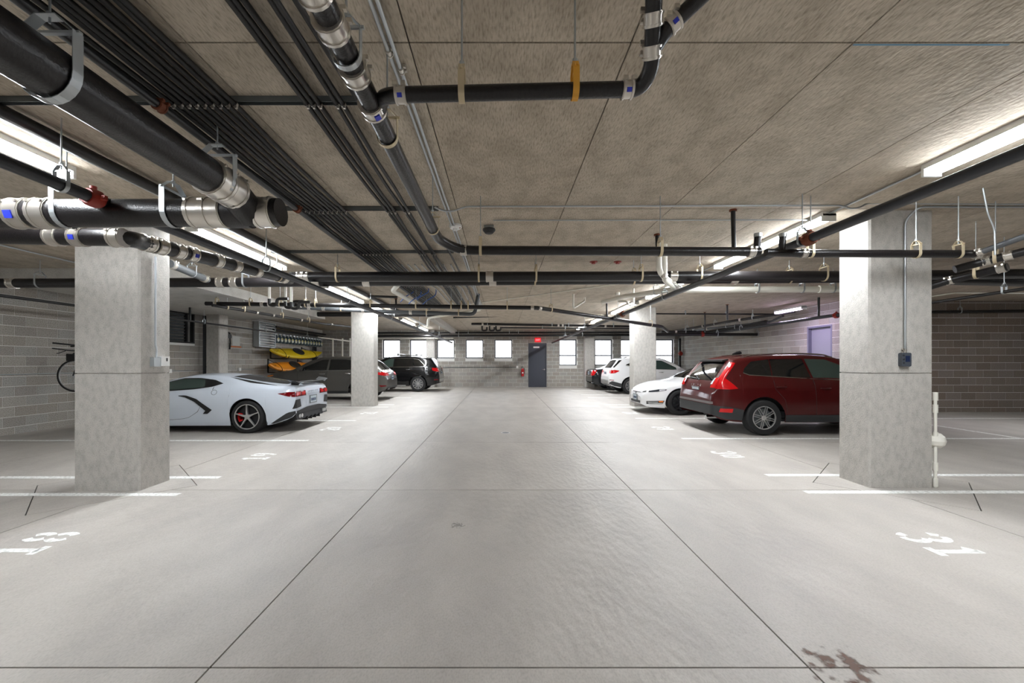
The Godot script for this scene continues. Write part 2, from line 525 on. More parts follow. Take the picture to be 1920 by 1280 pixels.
func block_wall(called: String, label: String, org: Vector3, ud: Vector3, nrm: Vector3, length: float, bw: float, bh: float, open: Array, first_u: float) -> void:
	var w := struct(called, label)
	var base := Basis(ud, Vector3.UP, nrm)
	if base.determinant() < 0: base = Basis(ud, Vector3.UP, -nrm); 
	w.transform = Transform3D(base, org)
	var face := 1.0 if base.z.dot(nrm) > 0 else -1.0
	var H := 3.4
	# mortar bed with openings
	var us := [0.0, length]
	var vs := [-0.1, H]
	for r in open:
		us.append_array([r.position.x, r.end.x])
		vs.append_array([r.position.y, r.end.y])
	us.sort(); vs.sort()
	var b := MB.new()
	for i in us.size() - 1:
		for j in vs.size() - 1:
			var c := Vector2((us[i] + us[i + 1]) / 2, (vs[j] + vs[j + 1]) / 2)
			var hit := false
			for r in open:
				if r.has_point(c): hit = true
			if hit or us[i + 1] - us[i] < 1e-4 or vs[j + 1] - vs[j] < 1e-4: continue
			b.box(Vector3(c.x, c.y, -face * 0.1), Vector3(us[i + 1] - us[i], vs[j + 1] - vs[j], 0.2))
	obj("mortar", b, M.mortar, w)
	# blocks
	var list := []
	var g := 0.011
	var rows := int(ceil(H / bh))
	for j in rows:
		var v0 := j * bh
		var v1 := minf(v0 + bh, H)
		var u := first_u - (bw / 2 if j % 2 else 0.0)
		while u < length:
			var segs := [[maxf(u, first_u), minf(u + bw, length)]]
			for r in open:
				if v1 - 0.02 > r.position.y and v0 + 0.02 < r.end.y:
					var next := []
					for s in segs:
						if s[1] <= r.position.x or s[0] >= r.end.x: next.append(s); continue
						if s[0] < r.position.x: next.append([s[0], r.position.x])
						if s[1] > r.end.x: next.append([r.end.x, s[1]])
					segs = next
			for s in segs:
				if s[1] - s[0] > 0.06:
					var c := Vector3((s[0] + s[1]) / 2, (v0 + v1) / 2, 0)
					list.append([(w.transform * c).distance_to(Vector3(0, EYE, 0)), c, Vector3(s[1] - s[0] - g, v1 - v0 - g, 0.03)])
			u += bw
	var tones: Array = M.cmu_brown if called == "wall_right_return" else M.cmu
	list.sort_custom(func(p, q): return p[0] < q[0])
	var near := mini(list.size(), 296)
	for i in near:
		var e = list[i]
		put("block", panel_mesh(e[2]), tones[rng.randi() % 5], w, e[1] + Vector3(0, 0, -face * 0.009))
	if list.size() > near:
		var mm := MultiMesh.new()
		mm.transform_format = MultiMesh.TRANSFORM_3D
		mm.use_colors = true
		mm.mesh = panel_mesh(Vector3.ONE)
		mm.instance_count = list.size() - near
		for i in range(near, list.size()):
			var e = list[i]
			mm.set_instance_transform(i - near, Transform3D(Basis.from_scale(e[2]), e[1] + Vector3(0, 0, -face * 0.009)))
			mm.set_instance_color(i - near, tones[rng.randi() % 5].albedo_color.srgb_to_linear())
		var mi := MultiMeshInstance3D.new()
		mi.multimesh = mm
		mi.material_override = M.cmu_far
		mi.name = "far_blocks"
		mi.set_meta("kind", "stuff")
		w.add_child(mi)

func columns() -> void:
	var spec := [
		[-5.035, -4.255, 4.86, 5.32, "large concrete column at left with a white control box on its side"],
		[4.435, 5.205, 4.98, 5.44, "large concrete column at right with a dark grey box and conduit"],
		[-4.97, -4.21, 13.65, 14.11, "smaller-looking concrete column at left between the sports coupe and the grey wagon"],
		[4.37, 5.12, 13.65, 14.11, "smaller-looking concrete column at right behind the white sedan's nose"],
		[-9.76, -9.32, 13.65, 14.11, "shaded concrete column against the left block wall"],
		[4.64, 5.19, 22.95, 23.38, "concrete pilaster at the back wall right of the door"],
		[-4.18, -3.72, 22.95, 23.38, "concrete pilaster between back windows behind the black wagon"],
		[-4.97, -4.21, -4.3, -3.84, "column behind the viewer at left"],
		[4.37, 5.12, -4.3, -3.84, "column behind the viewer at right"]]
	for s in spec:
		var o := struct("column", s[4])
		var c := Vector3((s[0] + s[1]) / 2, 0, -(s[2] + s[3]) / 2)
		o.position = c
		var g := ground((s[2] + s[3]) / 2) - 0.01
		var seam := 1.41
		var w: float = s[1] - s[0]; var d: float = s[3] - s[2]
		obj("lower_pour", MB.new().post(Vector3(0, (g + seam) / 2, 0), Vector3(w, seam - g, d), 0.02), M.column, o)
		obj("pour_joint", MB.new().post(Vector3(0, seam + 0.005, 0), Vector3(w - 0.024, 0.01, d - 0.024), 0.02), M.column, o)
		obj("upper_pour", MB.new().post(Vector3(0, (seam + 0.01 + CEIL) / 2, 0), Vector3(w, CEIL - seam - 0.01, d), 0.02), M.column, o)

func strip_light(x: float, d0: float, d1: float, label: String, violet := false, group := "ceiling strip lights", y := CEIL) -> void:
	var L := d1 - d0
	var o := thing("strip_light", label, "light", Vector3(x, y, -(d0 + d1) / 2), 0.0, group)
	obj("housing", MB.new().box(Vector3(0, -0.025, 0), Vector3(0.16, 0.05, L)), M.white, o)
	var prof := PackedVector2Array()
	for k in 9:
		var a := PI * k / 8.0
		prof.append(Vector2(cos(a) * 0.076, sin(a) * 0.06))
	var b := MB.new()
	b.prism(prof, Transform3D(Basis(Vector3(1, 0, 0), Vector3(0, 0, 1), Vector3(0, -1, 0)), Vector3(0, -0.05, -L / 2 + 0.03)), L - 0.06)
	obj("lens", b, M.lens_violet if violet else M.lens, o)
	for s in [-1, 1]:
		obj("end_cap", MB.new().box(Vector3(0, -0.07, s * (L / 2 - 0.014)), Vector3(0.164, 0.09, 0.028)), M.white, o)
	var al := AreaLight3D.new()
	al.name = "lamp_light"
	al.area_size = Vector2(0.11, L - 0.1)
	al.light_color = Color(0.93, 0.86, 1.0) if violet else Color(0.96, 0.98, 1.0)
	al.light_energy = LAMP * (0.6 if violet else 1.0)
	al.area_range = 60.0
	al.area_attenuation = 2.0
	al.shadow_enabled = true
	al.rotation.x = -PI / 2
	al.position = Vector3(0, -0.12, 0)
	o.add_child(al)

const LAMP := 3.4

func ceiling_lights() -> void:
	var ord := ["first", "second", "third", "fourth", "fifth", "sixth"]
	var l := [[1.45, 3.88], [5.41, 7.7], [9.54, 12.0], [12.75, 15.2], [16.7, 19.1], [20.3, 22.5]]
	for i in l.size():
		strip_light(-4.07, l[i][0], l[i][1], "glowing white strip light, %s from the camera in the left row" % ord[i])
	var r := [[1.42, 3.84], [5.01, 7.6], [8.7, 11.2], [12.2, 14.7], [15.7, 18.0], [19.2, 21.5]]
	for i in r.size():
		strip_light(3.98, r[i][0], r[i][1], "glowing white strip light, %s from the camera in the right row" % ord[i])
	strip_light(-4.07, -4.2, -1.8, "strip light behind the viewer at left")
	strip_light(3.98, -4.2, -1.8, "strip light behind the viewer at right")
	strip_light(9.05, 12.35, 13.6, "short violet-tinted strip light by the right wall above the grey door", true, "", CEIL - 0.12)
	strip_light(12.6, 6.3, 8.7, "strip light over the far right bay", false, "", CEIL)

# ------------------------------------------------------------------ pipes
func ring_sleeve(b: MB, p: Vector3, d: Vector3, r: float, len: float, sides := 16) -> void:
	b.tube([p - d * len / 2, p + d * len / 2], r, sides)

func coupling(parent: Node3D, p: Vector3, d: Vector3, r: float, label_mark := false, m: Material = null, len := 0.0) -> void:
	d = d.normalized()
	var L := len if len > 0 else clampf(r * 1.5, 0.05, 0.16)
	var b := MB.new()
	ring_sleeve(b, p, d, r * 1.05 + 0.003, L)
	for s in [-0.36, 0.36]:
		ring_sleeve(b, p + d * L * s, d, r * 1.07 + 0.007, L * 0.16)
	var side := d.cross(Vector3.UP).normalized()
	if absf(d.y) > 0.8: side = Vector3.RIGHT
	if side.dot(-p) < 0: side = -side
	for s in [-0.36, 0.36]:
		b.box(p + d * L * s + (side + Vector3.UP * 0.6).normalized() * (r * 1.07 + 0.012), Vector3(0.022, 0.018, 0.018))
	var o := obj("coupling", b, m if m else M.clamp, parent)
	if label_mark:
		var q := MB.new()
		var face := (Vector3(0, EYE, 0) - p).normalized()
		face = (face - d * face.dot(d)).normalized()
		var bs := Basis(d, face.cross(d).normalized(), face)
		q.box(p + face * (r * 1.05 + 0.006), Vector3(L * 0.4, r * 0.55, 0.008), bs)
		obj("maker_label", q, M.blue_label, o)

func hanger(parent: Node3D, p: Vector3, d: Vector3, r: float, m: Material = null, top := CEIL, w := 0.03) -> void:
	d = Vector3(d.x, 0, d.z).normalized()
	var s := d.cross(Vector3.UP).normalized()
	var b := MB.new()
	var R := r + 0.006
	var prev_o: Vector3; var prev_i: Vector3
	var n := 12
	var tall := R + 0.07 + r * 0.5
	var path := []
	path.append(s * R * 0.35 + Vector3.UP * tall)
	path.append(s * R + Vector3.UP * tall * 0.72)
	for k in n + 1:
		var a := PI * k / n
		path.append(s * cos(a) * R - Vector3.UP * sin(a) * R)
	path.append(-s * R + Vector3.UP * tall * 0.72)
	path.append(-s * R * 0.35 + Vector3.UP * tall)
	path.append(s * R * 0.35 + Vector3.UP * tall)
	var th := 0.004
	for k in path.size() - 1:
		var e: Vector3 = path[k + 1] - path[k]
		var nn := e.cross(d).normalized()
		b.box(p + (path[k] + path[k + 1]) / 2, Vector3(w, th, e.length() + th), Basis(d, nn, e.normalized()))
	b.box(p + Vector3.UP * tall * 0.72, Vector3(w * 0.4, 0.012, R * 2.0 + 0.03), Basis(d, Vector3.UP, d.cross(Vector3.UP)))
	var o := obj("hanger", b, m if m else M.zinc, parent)
	obj("rod", MB.new().tube([p + Vector3.UP * (tall - 0.03), Vector3(p.x, top - 0.001, p.z)], 0.0055, 6), M.zinc, o)
	obj("nut", MB.new().tube([p + Vector3.UP * (tall + 0.004), p + Vector3.UP * (tall + 0.022)], 0.013, 6), M.zinc, o)

# cps: positions as fraction of each straight piece: [segment, t, label]; hgs: [segment, t, material]
func run(called: String, label: String, pts: Array, r: float, m: Material, cps := [], hgs := [], bend := -1.0, group := "", sides := 14, category := "pipe") -> Node3D:
	var o := thing(called, label, category, Vector3.ZERO, 0.0, group)
	var path := fillet(pts, bend if bend > 0 else r * 2.6) if pts.size() > 2 else pts
	obj("pipe", MB.new().tube(path, r, sides), m, o)
	for c in cps:
		var a: Vector3 = pts[c[0]]; var b: Vector3 = pts[c[0] + 1]
		coupling(o, a.lerp(b, c[1]), b - a, r, c.size() > 2 and c[2])
	for h in hgs:
		var a: Vector3 = pts[h[0]]; var b: Vector3 = pts[h[0] + 1]
		hanger(o, a.lerp(b, h[1]), b - a, r, h[2] if h.size() > 2 else M.zinc, h[3] if h.size() > 3 else CEIL)
	return o

func X(px: float, d: float) -> float:
	return (px - CX) * d / FOCAL

func frac(pts: Array, seg: int, px: float) -> float:
	# fraction along a piece where it passes picture column px
	var a: Vector3 = pts[seg]; var b: Vector3 = pts[seg + 1]
	var lo := 0.0; var hi := 1.0
	var f := func(t: float) -> float:
		var p := a.lerp(b, t)
		return CX + p.x / -p.z * FOCAL - px
	if f.call(0.0) * f.call(1.0) > 0: return 0.5
	for k in 30:
		var mid := (lo + hi) / 2
		if f.call(lo) * f.call(mid) <= 0: hi = mid
		else: lo = mid
	return lo

func pxs(pts: Array, seg: int, list: Array, labelled := []) -> Array:
	var out := []
	for p in list: out.append([seg, frac(pts, seg, p), labelled.has(p)])
	return out

func hxs(pts: Array, seg: int, list: Array, m: Material) -> Array:
	var out := []
	for p in list: out.append([seg, frac(pts, seg, p), m])
	return out

func pipes() -> void:
	var p: Array
	var o: Node3D
	# big drain overhead at left, running towards the back, then into the cross drain
	p = [Vector3(-2.13, 2.93, 1.5), Vector3(-2.13, 2.90, -3.28), Vector3(-2.13, 2.80, -3.52)]
	o = run("drain_pipe", "thick black overhead drain pipe at upper left running away from camera", p, 0.124, M.iron, [[0, 0.985], [0, 0.955]], [], 0.2)
	for d in [1.95, 3.1]: hanger(o, Vector3(-2.13, 2.905, -d), Vector3(0, 0, 1), 0.126, M.zinc, CEIL, 0.05)
	p = [at(-160, 402, 3.52), at(527, 398, 3.52)]
	o = run("drain_pipe", "thick black cross drain pipe with capped end at left, below the overhead drain", p, 0.115, M.iron, pxs(p, 0, [45, 90, 378, 408, 498], [45]), [], -1, "", 18)
	for x in [125, 325]: hanger(o, p[0].lerp(p[1], frac(p, 0, x)), Vector3(1, 0, 0), 0.117, M.zinc, CEIL, 0.045)
	obj("elbow_hub", MB.new().tube([at(430, 398, 3.52), at(470, 398, 3.52)], 0.132, 18), M.iron, o)
	p = [at(-60, 440, 3.95), at(235, 446, 3.95), at(262, 452, 4.25), at(545, 524, 7.0)]
	run("drain_pipe", "black coupled drain pipe below the cross drain turning back beside the left column", p, 0.08, M.iron, pxs(p, 0, [105, 150, 222], [150]) + pxs(p, 2, [275, 298, 332, 357, 405, 440, 480, 530], [357]), [[2, 0.86, M.strap]], 0.25)
	# long cross drains
	p = [at(545, 519, 7.0), at(1640, 517, 7.0), at(2010, 512, 7.0)]
	run("drain_pipe", "long black cross pipe under the ceiling, nearer of the two mid-garage pipes", p, 0.084, M.iron, pxs(p, 0, [566, 574, 918, 1261], []), hxs(p, 0, [633, 898, 1005, 1202, 1312, 1545], M.strap), -1, "", 16)
	p = [at(-20, 531, 7.4), at(500, 529, 7.4), at(1600, 521, 7.4), at(2000, 530, 7.4)]
	run("drain_pipe", "long black cross pipe just behind the nearer mid-garage pipe, spanning the width", p, 0.085, M.iron, pxs(p, 0, [25, 415, 440]) + pxs(p, 1, [594, 688, 924, 1375]), hxs(p, 0, [75, 460], M.zinc) + hxs(p, 1, [1003, 1188, 1480], M.strap), -1, "", 16)
	p = [at(318, 494, 6.0), at(388, 524, 7.2)]
	run("drain_pipe", "short grey-lit pipe right of the left column joining the rear cross pipe", p, 0.058, M.gray_pipe, [[0, 0.05], [0, 0.9]], [[0, 0.55, M.zinc]])
	# central waste line
	p = [Vector3(-0.66, 2.90, 1.2), Vector3(-0.668, 2.84, -4.35), at(862, 469, 4.55), at(1424, 472, 4.55)]
	o = run("waste_pipe", "black central waste pipe running back then turning right under the ceiling", p, 0.05, M.iron, pxs(p, 2, [869, 1408]), hxs(p, 2, [901, 1238], M.strap), 0.3, "", 16)
	for d in [1.62, 1.88, 2.14, 1.45]: coupling(o, Vector3(-0.668, 2.866, -d), Vector3(0, 0, 1), 0.056, d > 2)
	hanger(o, Vector3(-0.668, 2.868, -1.78), Vector3(0, 0, 1), 0.056, M.zinc)
	hanger(o, Vector3(-0.668, 2.862, -2.42), Vector3(0, 0, 1), 0.053, M.strap)
	hanger(o, Vector3(-0.668, 2.846, -4.02), Vector3(0, 0, 1), 0.053, M.strap)
	p = [Vector3(-0.668, 2.86, -2.25), at(715, 182, 2.08), at(740, 178, 2.0), at(1200, 167, 2.0), at(1222, 130, 1.93), at(1228, -70, 1.7)]
	o = run("waste_pipe", "black cross branch pipe near the camera with an elbow and wye at its right end", p, 0.036, M.iron, pxs(p, 2, [752, 1176], [752, 1176]) + [[4, 0.18], [4, 0.5]], hxs(p, 2, [866], M.strap) + hxs(p, 2, [1078], M.yellow_strap), 0.09, "", 16)
	p = [at(1224, 95, 1.88), at(1250, 55, 1.85), at(1335, -25, 1.78)]
	run("waste_pipe", "short black slanted branch pipe above the wye at top right of centre", p, 0.034, M.iron, pxs(p, 1, [1262], [1262]), [], 0.06)
	p = [at(1436, 473, 4.55), at(1505, 475, 4.55), at(1835, 476, 4.55)]
	o = run("waste_pipe", "black pipe crossing in front of the right column", p, 0.042, M.iron, [[1, 0.005], [1, 0.99]], hxs(p, 1, [1520, 1718, 1797], M.strap))
	for q in [[1419, 0.05], [1466, 0.05]]:
		var c := at(q[0], 470, 4.55)
		var s := MB.new().tube([c, c + Vector3(0.01, 0.16, 0)], 0.034, 12)
		var st := obj("cleanout", s, M.iron_plain, o)
		obj("cap", MB.new().tube([c + Vector3(0.01, 0.15, 0), c + Vector3(0.012, 0.19, 0)], 0.04, 12), M.zinc, st)
	# right-hand cluster beyond the right column
	p = [at(1835, 474, 4.5), at(1930, 440, 4.1)]
	run("vent_pipe", "grey pipe rising to the right edge beyond the right column", p, 0.03, M.gray_pipe, [[0, 0.05]])
	p = [at(1790, 505, 4.9), at(1838, 492, 4.8), at(1960, 462, 4.4)]
	run("waste_pipe", "black pipe with steel clamps at the right edge below the grey one", p, 0.045, M.iron, [[1, 0.1], [1, 0.45]], [[1, 0.25, M.strap]])
	p = [at(1740, 538, 5.7), at(1775, 527, 5.6), at(1890, 500, 5.1)]
	run("waste_pipe", "black slanting pipe right of the right column with a clamp at its low end", p, 0.05, M.iron, [[1, 0.05], [1, 0.9]], [[1, 0.5, M.strap]])
	p = [Vector3(X(1735, 7.3), at(0, 569, 7.3).y, -7.3), at(1930, 540, 5.7)]
	run("sprinkler_branch", "thin dark pipe slanting at far right in front of the brownish block wall", p, 0.024, M.iron_plain, [], [[0, 0.8]])
	p = [at(1735, 557, 8.0), at(1790, 549, 8.0), at(1990, 550, 8.0)]
	run("plastic_line", "thin cream plastic line at far right below the cross pipes", p, 0.013, M.pvc, [], [], 0.05)
	p = [at(1600, 586, 12.1), at(2100, 581, 12.1)]
	run("wall_pipe", "black pipe along the brownish block wall at far right", p, 0.045, M.iron_plain, [], hxs(p, 0, [1800], M.zinc))
	p = [at(1735, 442, 6.4), at(1990, 400, 5.4)]
	run("plastic_pipe", "white plastic pipe under the ceiling right of the right column", p, 0.032, M.pvc, [], hxs(p, 0, [1850], M.zinc))
	p = [at(1843, 352, 4.3), at(1852, 400, 4.3), at(1865, 430, 4.3), at(1866, 478, 4.3)]
	run("bent_rod", "bent steel hanger rod at far right under the ceiling", p, 0.008, M.zinc, [], [], 0.05, "", 8, "rod")
	# sprinkler mains
	p = [Vector3(-3.42, 2.925, 1.0), Vector3(-3.3, 2.872, -3.1), Vector3(-2.74, 2.655, -22.9)]
	o = run("sprinkler_main", "dark sprinkler main running the length of the garage at left", p, 0.047, M.gray_pipe_dark, [], [], 2.0)
	fire_fitting(o, p[1].lerp(p[2], 0.012), p[2] - p[1], 0.047, M.red_fit)
	for t in [0.0, 0.13, 0.27, 0.42, 0.6, 0.8]: hanger(o, p[1].lerp(p[2], t), p[2] - p[1], 0.047, M.zinc)
	p = [Vector3(3.42, 2.925, 1.0), Vector3(3.3, 2.872, -3.1), Vector3(2.83, 2.655, -22.9)]
	o = run("sprinkler_main", "dark sprinkler main running the length of the garage at right", p, 0.047, M.gray_pipe_dark, [], [], 2.0)
	fire_fitting(o, p[1].lerp(p[2], 0.065), p[2] - p[1], 0.047, M.rust)
	fire_fitting(o, p[1].lerp(p[2], 0.38), p[2] - p[1], 0.047, M.rust)
	for t in [0.07, 0.25, 0.4, 0.6, 0.8]: hanger(o, p[1].lerp(p[2], t), p[2] - p[1], 0.047, M.zinc)
	# conduit bundle on struts
	var ord := ["first", "second", "third", "fourth", "fifth", "sixth", "seventh", "eighth", "ninth", "tenth"]
	var cx := []
	for k in 10: cx.append(-2.31 + 0.0535 * k)
	for k in 10:
		run("cable_run", "black cable of the ten-cable bundle on the ceiling, %s from the left" % ord[k], wavy(cx[k], k), 0.0165, M.cable, [], [], -1, "ten-cable bundle", 8, "cable")
	var c2 := [-1.335, -1.294, -1.248, -1.13, -1.087]
	for k in 5:
		run("cable_run", "black cable of the loose five-cable group left of the waste pipe, %s from the left" % ord[k], wavy(c2[k], k + 20), 0.0165, M.cable, [], [], -1, "five-cable group", 8, "cable")
	run("cable_run", "single black cable crossing above the central waste pipe", [Vector3(-1.12, 3.315, 1), Vector3(-1.0, 3.315, -2.2), Vector3(-0.86, 3.315, -4.83), Vector3(-0.8, 3.315, -9.0), Vector3(-0.8, 3.315, -13)], 0.017, M.cable, [], [], 0.4, "", 8, "cable")
	o = run("gas_pipe", "black steel pipe with rusty couplings beside the ten-cable bundle", [Vector3(-2.25, 3.23, 1.2), Vector3(-2.25, 3.23, -13.0)], 0.028, M.iron_plain)
	for d in [2.72, 4.55]: coupling(o, Vector3(-2.25, 3.23, -d), Vector3(0, 0, 1), 0.03, false, M.rust, 0.06)
	for s in [[2.86, -3.5, -0.87, "nearest"], [4.86, -3.1, -0.74, "second"], [6.75, -3.75, -0.78, "third"], [9.6, -3.3, -0.5, "fourth"]]:
		var st := thing("strut_channel", "steel strut channel across the ceiling carrying cables, %s to the camera" % s[3], "strut", Vector3.ZERO, 0, "strut channels under the ceiling")
		var z: float = -s[0]
		var b := MB.new()
		b.box(Vector3((s[1] + s[2]) / 2, CEIL - 0.003, z), Vector3(s[2] - s[1], 0.005, 0.041))
		for e in [-1, 1]: b.box(Vector3((s[1] + s[2]) / 2, CEIL - 0.021, z + e * 0.019), Vector3(s[2] - s[1], 0.041, 0.003))
		obj("channel", b, M.steel_gray, st)
		for x in cx + c2:
			var q := MB.new()
			q.tube([Vector3(x, 3.315, z + 0.014), Vector3(x, 3.315, z + 0.034)], 0.021, 8, false)
			q.box(Vector3(x + 0.012, 3.29, z + 0.03), Vector3(0.014, 0.02, 0.016))
			obj("clamp", q, M.clamp, st)
	for k in 2:
		run("conduit", "galvanised conduit of the pair right of the central waste pipe, %s one" % ["left", "right"][k], [Vector3(-0.655 + 0.036 * k, 3.345, 1.0), Vector3(-0.655 + 0.036 * k, 3.345, -13.5)], 0.0115, M.zinc, [[0, 0.235 + 0.01 * k]], [], -1, "conduit pair", 10, "conduit")
	p = [at(815, 388, 4.77), at(833, 396, 4.77), at(850, 396, 4.77), at(872, 387, 4.77), at(1578, 385, 4.77), at(1592, 391, 4.77), at(1610, 390, 4.77), at(1626, 381, 4.77), at(1990, 383, 4.77)]
	run("conduit", "long thin conduit straight across the ceiling above the smoke detector", p, 0.0105, M.zinc, [], [], 0.08, "", 8, "conduit")
	run("conduit", "thin conduit across the ceiling from the black sensor to the right lights", [at(925, 413, 5.26), at(1540, 412, 5.26)], 0.009, M.zinc, [], [], -1, "", 8, "conduit")
	p = [at(1697, 664, 4.955), at(1697, 412, 4.955), at(1722, 388, 4.83), at(2000, 388, 4.83)]
	run("conduit", "galvanised conduit rising on the right column and bending along the ceiling", p, 0.012, M.zinc, [[0, 0.02]], [], 0.16, "", 8, "conduit")
	run("conduit", "light conduit along the left bay ceiling", [Vector3(-7.7, 3.35, -5.0), Vector3(-7.7, 3.35, -7.9)], 0.012, M.zinc, [], [], -1, "", 8, "conduit")
	# bundle beside the left lights
	run("ceiling_pipe", "black pipe along the ceiling beside the left light row", [Vector3(-3.5, 3.30, 1.0), Vector3(-3.5, 3.30, -15.0)], 0.05, M.iron_plain, [], [], -1, "", 12)
	for k in 2:
		run("conduit", "grey conduit along the left light row, %s one" % ["inner", "outer"][k], [Vector3(-3.63 - 0.06 * k, 3.345, 1.0), Vector3(-3.63 - 0.06 * k, 3.345, -20.0)], 0.016, M.zinc, [], [], -1, "conduits by the left lights", 8, "conduit")
	run("conduit", "grey conduit linking the right row of lights", [Vector3(3.98, 3.352, 1.0), Vector3(3.98, 3.352, -22.0)], 0.0125, M.zinc, [], [], -1, "", 8, "conduit")
	# left side wall sprinkler
	p = [Vector3(-9.0, 2.75, -5.5), Vector3(-9.0, 2.75, -22.6)]
	o = run("sprinkler_branch", "thin dark sprinkler pipe along the left wall", p, 0.028, M.iron_plain, [], [[0, 0.41, M.zinc, 3.14], [0, 0.6], [0, 0.8]])
	obj("drop_pipe", MB.new().tube([Vector3(-9.0, 2.75, -11.95), Vector3(-9.0, 3.14, -11.95)], 0.03, 8), M.iron_plain, o)
	# mid-distance runs
	p = [at(386, 569, 10.0), at(1008, 577, 10.0), at(1240, 612, 12.6), at(1252, 621, 14.6)]
	run("waste_pipe", "black cross pipe with white hangers beyond the mid-garage pipes, bending right", p, 0.05, M.iron, pxs(p, 0, [405, 492, 506, 562, 580, 998]) + pxs(p, 1, [1012]), hxs(p, 0, [407, 470, 525, 573, 592, 695, 780, 846, 865, 878, 951], M.strap) + hxs(p, 1, [1033, 1220], M.strap))
	p = [at(398, 572, 9.8), at(500, 589, 11.2), at(600, 606, 13.6), at(662, 613, 16)]
	run("waste_pipe", "thin black pipe with hooks slanting back over the grey wagon", p, 0.036, M.iron, [[0, 0.8], [1, 0.1], [1, 0.6], [2, 0.3]], [[0, 0.25, M.strap, 3.14], [0, 0.55, M.strap, 3.14], [1, 0.25, M.strap, 3.14], [1, 0.75, M.strap, 3.14]])
	p = [at(556, 576, 11.0), at(720, 584, 11.0), at(890, 589, 11.0), Vector3(X(897, 11.0), CEIL, -11.0)]
	run("waste_pipe", "grey-lit cross pipe in front of the second left column", p, 0.05, M.gray_pipe, pxs(p, 0, [580, 607, 681]) + pxs(p, 1, [770]), hxs(p, 0, [640], M.strap) + hxs(p, 1, [800, 860], M.strap))
	p = [at(560, 589, 14.6), at(830, 589, 14.6)]
	run("waste_pipe", "dark thick pipe behind the second left column", p, 0.085, M.iron_plain, [], hxs(p, 0, [740, 800], M.zinc))
	p = [at(690, 555, 10.5), at(745, 557, 10.5)]
	run("waste_pipe", "short dark pipe by the ceiling right of the third left light", p, 0.03, M.iron_plain)
	p = [at(802, 612, 14.5), at(803, 596, 14.5), at(900, 581, 14.0)]
	run("plastic_pipe", "white plastic pipe bending down near the centre of the ceiling", p, 0.04, M.pvc, [], [], 0.1)
	p = [at(746, 534, 8.6), at(736, 545, 9.3), at(785, 572, 11.5)]
	run("plastic_pipe", "white plastic pipe elbow below the cable bundle left of centre", p, 0.05, M.pvc, [], [], 0.15)
	p = [at(850, 595, 16.5), at(980, 591, 16.5), at(1180, 589, 16.5)]
	run("sprinkler_branch", "dark far cross pipe with a red valve above the door side", p, 0.035, M.iron_plain, [], hxs(p, 0, [958], M.red_fit))
	p = [at(884, 607, 19.0), at(1185, 612, 19.0)]
	o = run("waste_pipe", "upper of two far black pipes in front of the back wall centre", p, 0.055, M.iron, pxs(p, 0, [905, 1047, 1055, 1135]), hxs(p, 0, [914, 1035, 1066, 1150], M.zinc))
	for x in [904, 918, 930]:
		var a := at(x, 615, 19.0)
		obj("trap", MB.new().tube(fillet([a + Vector3(0, 0.1, 0), a + Vector3(0, -0.12, 0), a + Vector3(0.22, -0.1, 0), a + Vector3(0.22, 0.05, 0)], 0.09), 0.04, 8), M.iron_plain, o)
	p = [at(938, 614, 19.0), at(1185, 616, 19.0)]
	run("waste_pipe", "lower thinner of two far black pipes in front of the back wall centre", p, 0.032, M.iron_plain, [], hxs(p, 0, [1017, 1060], M.zinc))
	p = [at(690, 624, 22.6), at(1190, 623, 22.6)]
	run("wall_pipe", "upper black pipe along the top of the back wall", p, 0.05, M.iron_plain, [], hxs(p, 0, [878, 955, 972], M.zinc))
	p = [at(690, 630, 22.5), at(1420, 627, 22.5)]
	run("wall_pipe", "lower black sprinkler pipe along the top of the back wall", p, 0.06, M.iron_plain, [], hxs(p, 0, [860, 1092], M.zinc))
	p = [at(690, 634, 22.8), at(850, 634, 22.8)]
	run("conduit", "white conduit above the back windows at left", p, 0.035, M.pvc, [], [], -1, "", 8, "conduit")
	# white plastic drains right of centre
	p = [Vector3(X(1235, 6.3), CEIL - 0.002, -6.3), at(1236, 508, 6.3), at(1246, 520, 6.6), at(1278, 542, 8.0)]
	run("plastic_pipe", "white plastic drop pipe right of centre, left of the two drops", p, 0.042, M.pvc, [], [], 0.12)
	p = [Vector3(X(1246, 6.4), CEIL - 0.002, -6.4), at(1246, 524, 6.4), at(1268, 543, 7.9)]
	run("plastic_pipe", "white plastic drop pipe right of centre, right of the two drops", p, 0.042, M.pvc, [[0, 0.9]], [], 0.12)
	p = [at(1130, 566, 11.6), at(1170, 556, 10.6), at(1262, 543, 8.05), at(1680, 542, 8.0)]
	o = run("plastic_pipe", "long white plastic drain passing behind the right column", p, 0.06, M.pvc, [], hxs(p, 2, [1420, 1504, 1562], M.zinc) + hxs(p, 1, [1231], M.zinc), 0.2)
	obj("riser", MB.new().tube([at(1158, 553, 10.8), Vector3(at(1158, 553, 10.8).x, CEIL, -10.8)], 0.06, 12), M.pvc, o)
	obj("hub", MB.new().tube([at(1535, 542, 8.0), at(1558, 542, 8.0)], 0.072, 12), M.pvc, o)
	p = [Vector3(at(1075, 560, 11.0).x, CEIL, -11.0), at(1075, 578, 11.0), at(1096, 564, 11.6), Vector3(at(1096, 564, 11.6).x, CEIL, -11.6)]
	run("plastic_pipe", "small white plastic U-shaped pipe below the ceiling right of centre", p, 0.028, M.pvc, [], [], 0.08)
	p = [Vector3(at(1188, 560, 10.2).x, CEIL, -10.2), at(1188, 570, 10.2), at(1181, 574, 10.2), at(1176, 565, 10.2), at(1160, 565, 10.6)]
	run("plastic_trap", "white plastic trap beside the third right light", p, 0.026, M.pvc, [], [], 0.08)
	p = [at(830, 573, 11.0), at(1180, 535, 9.0)]
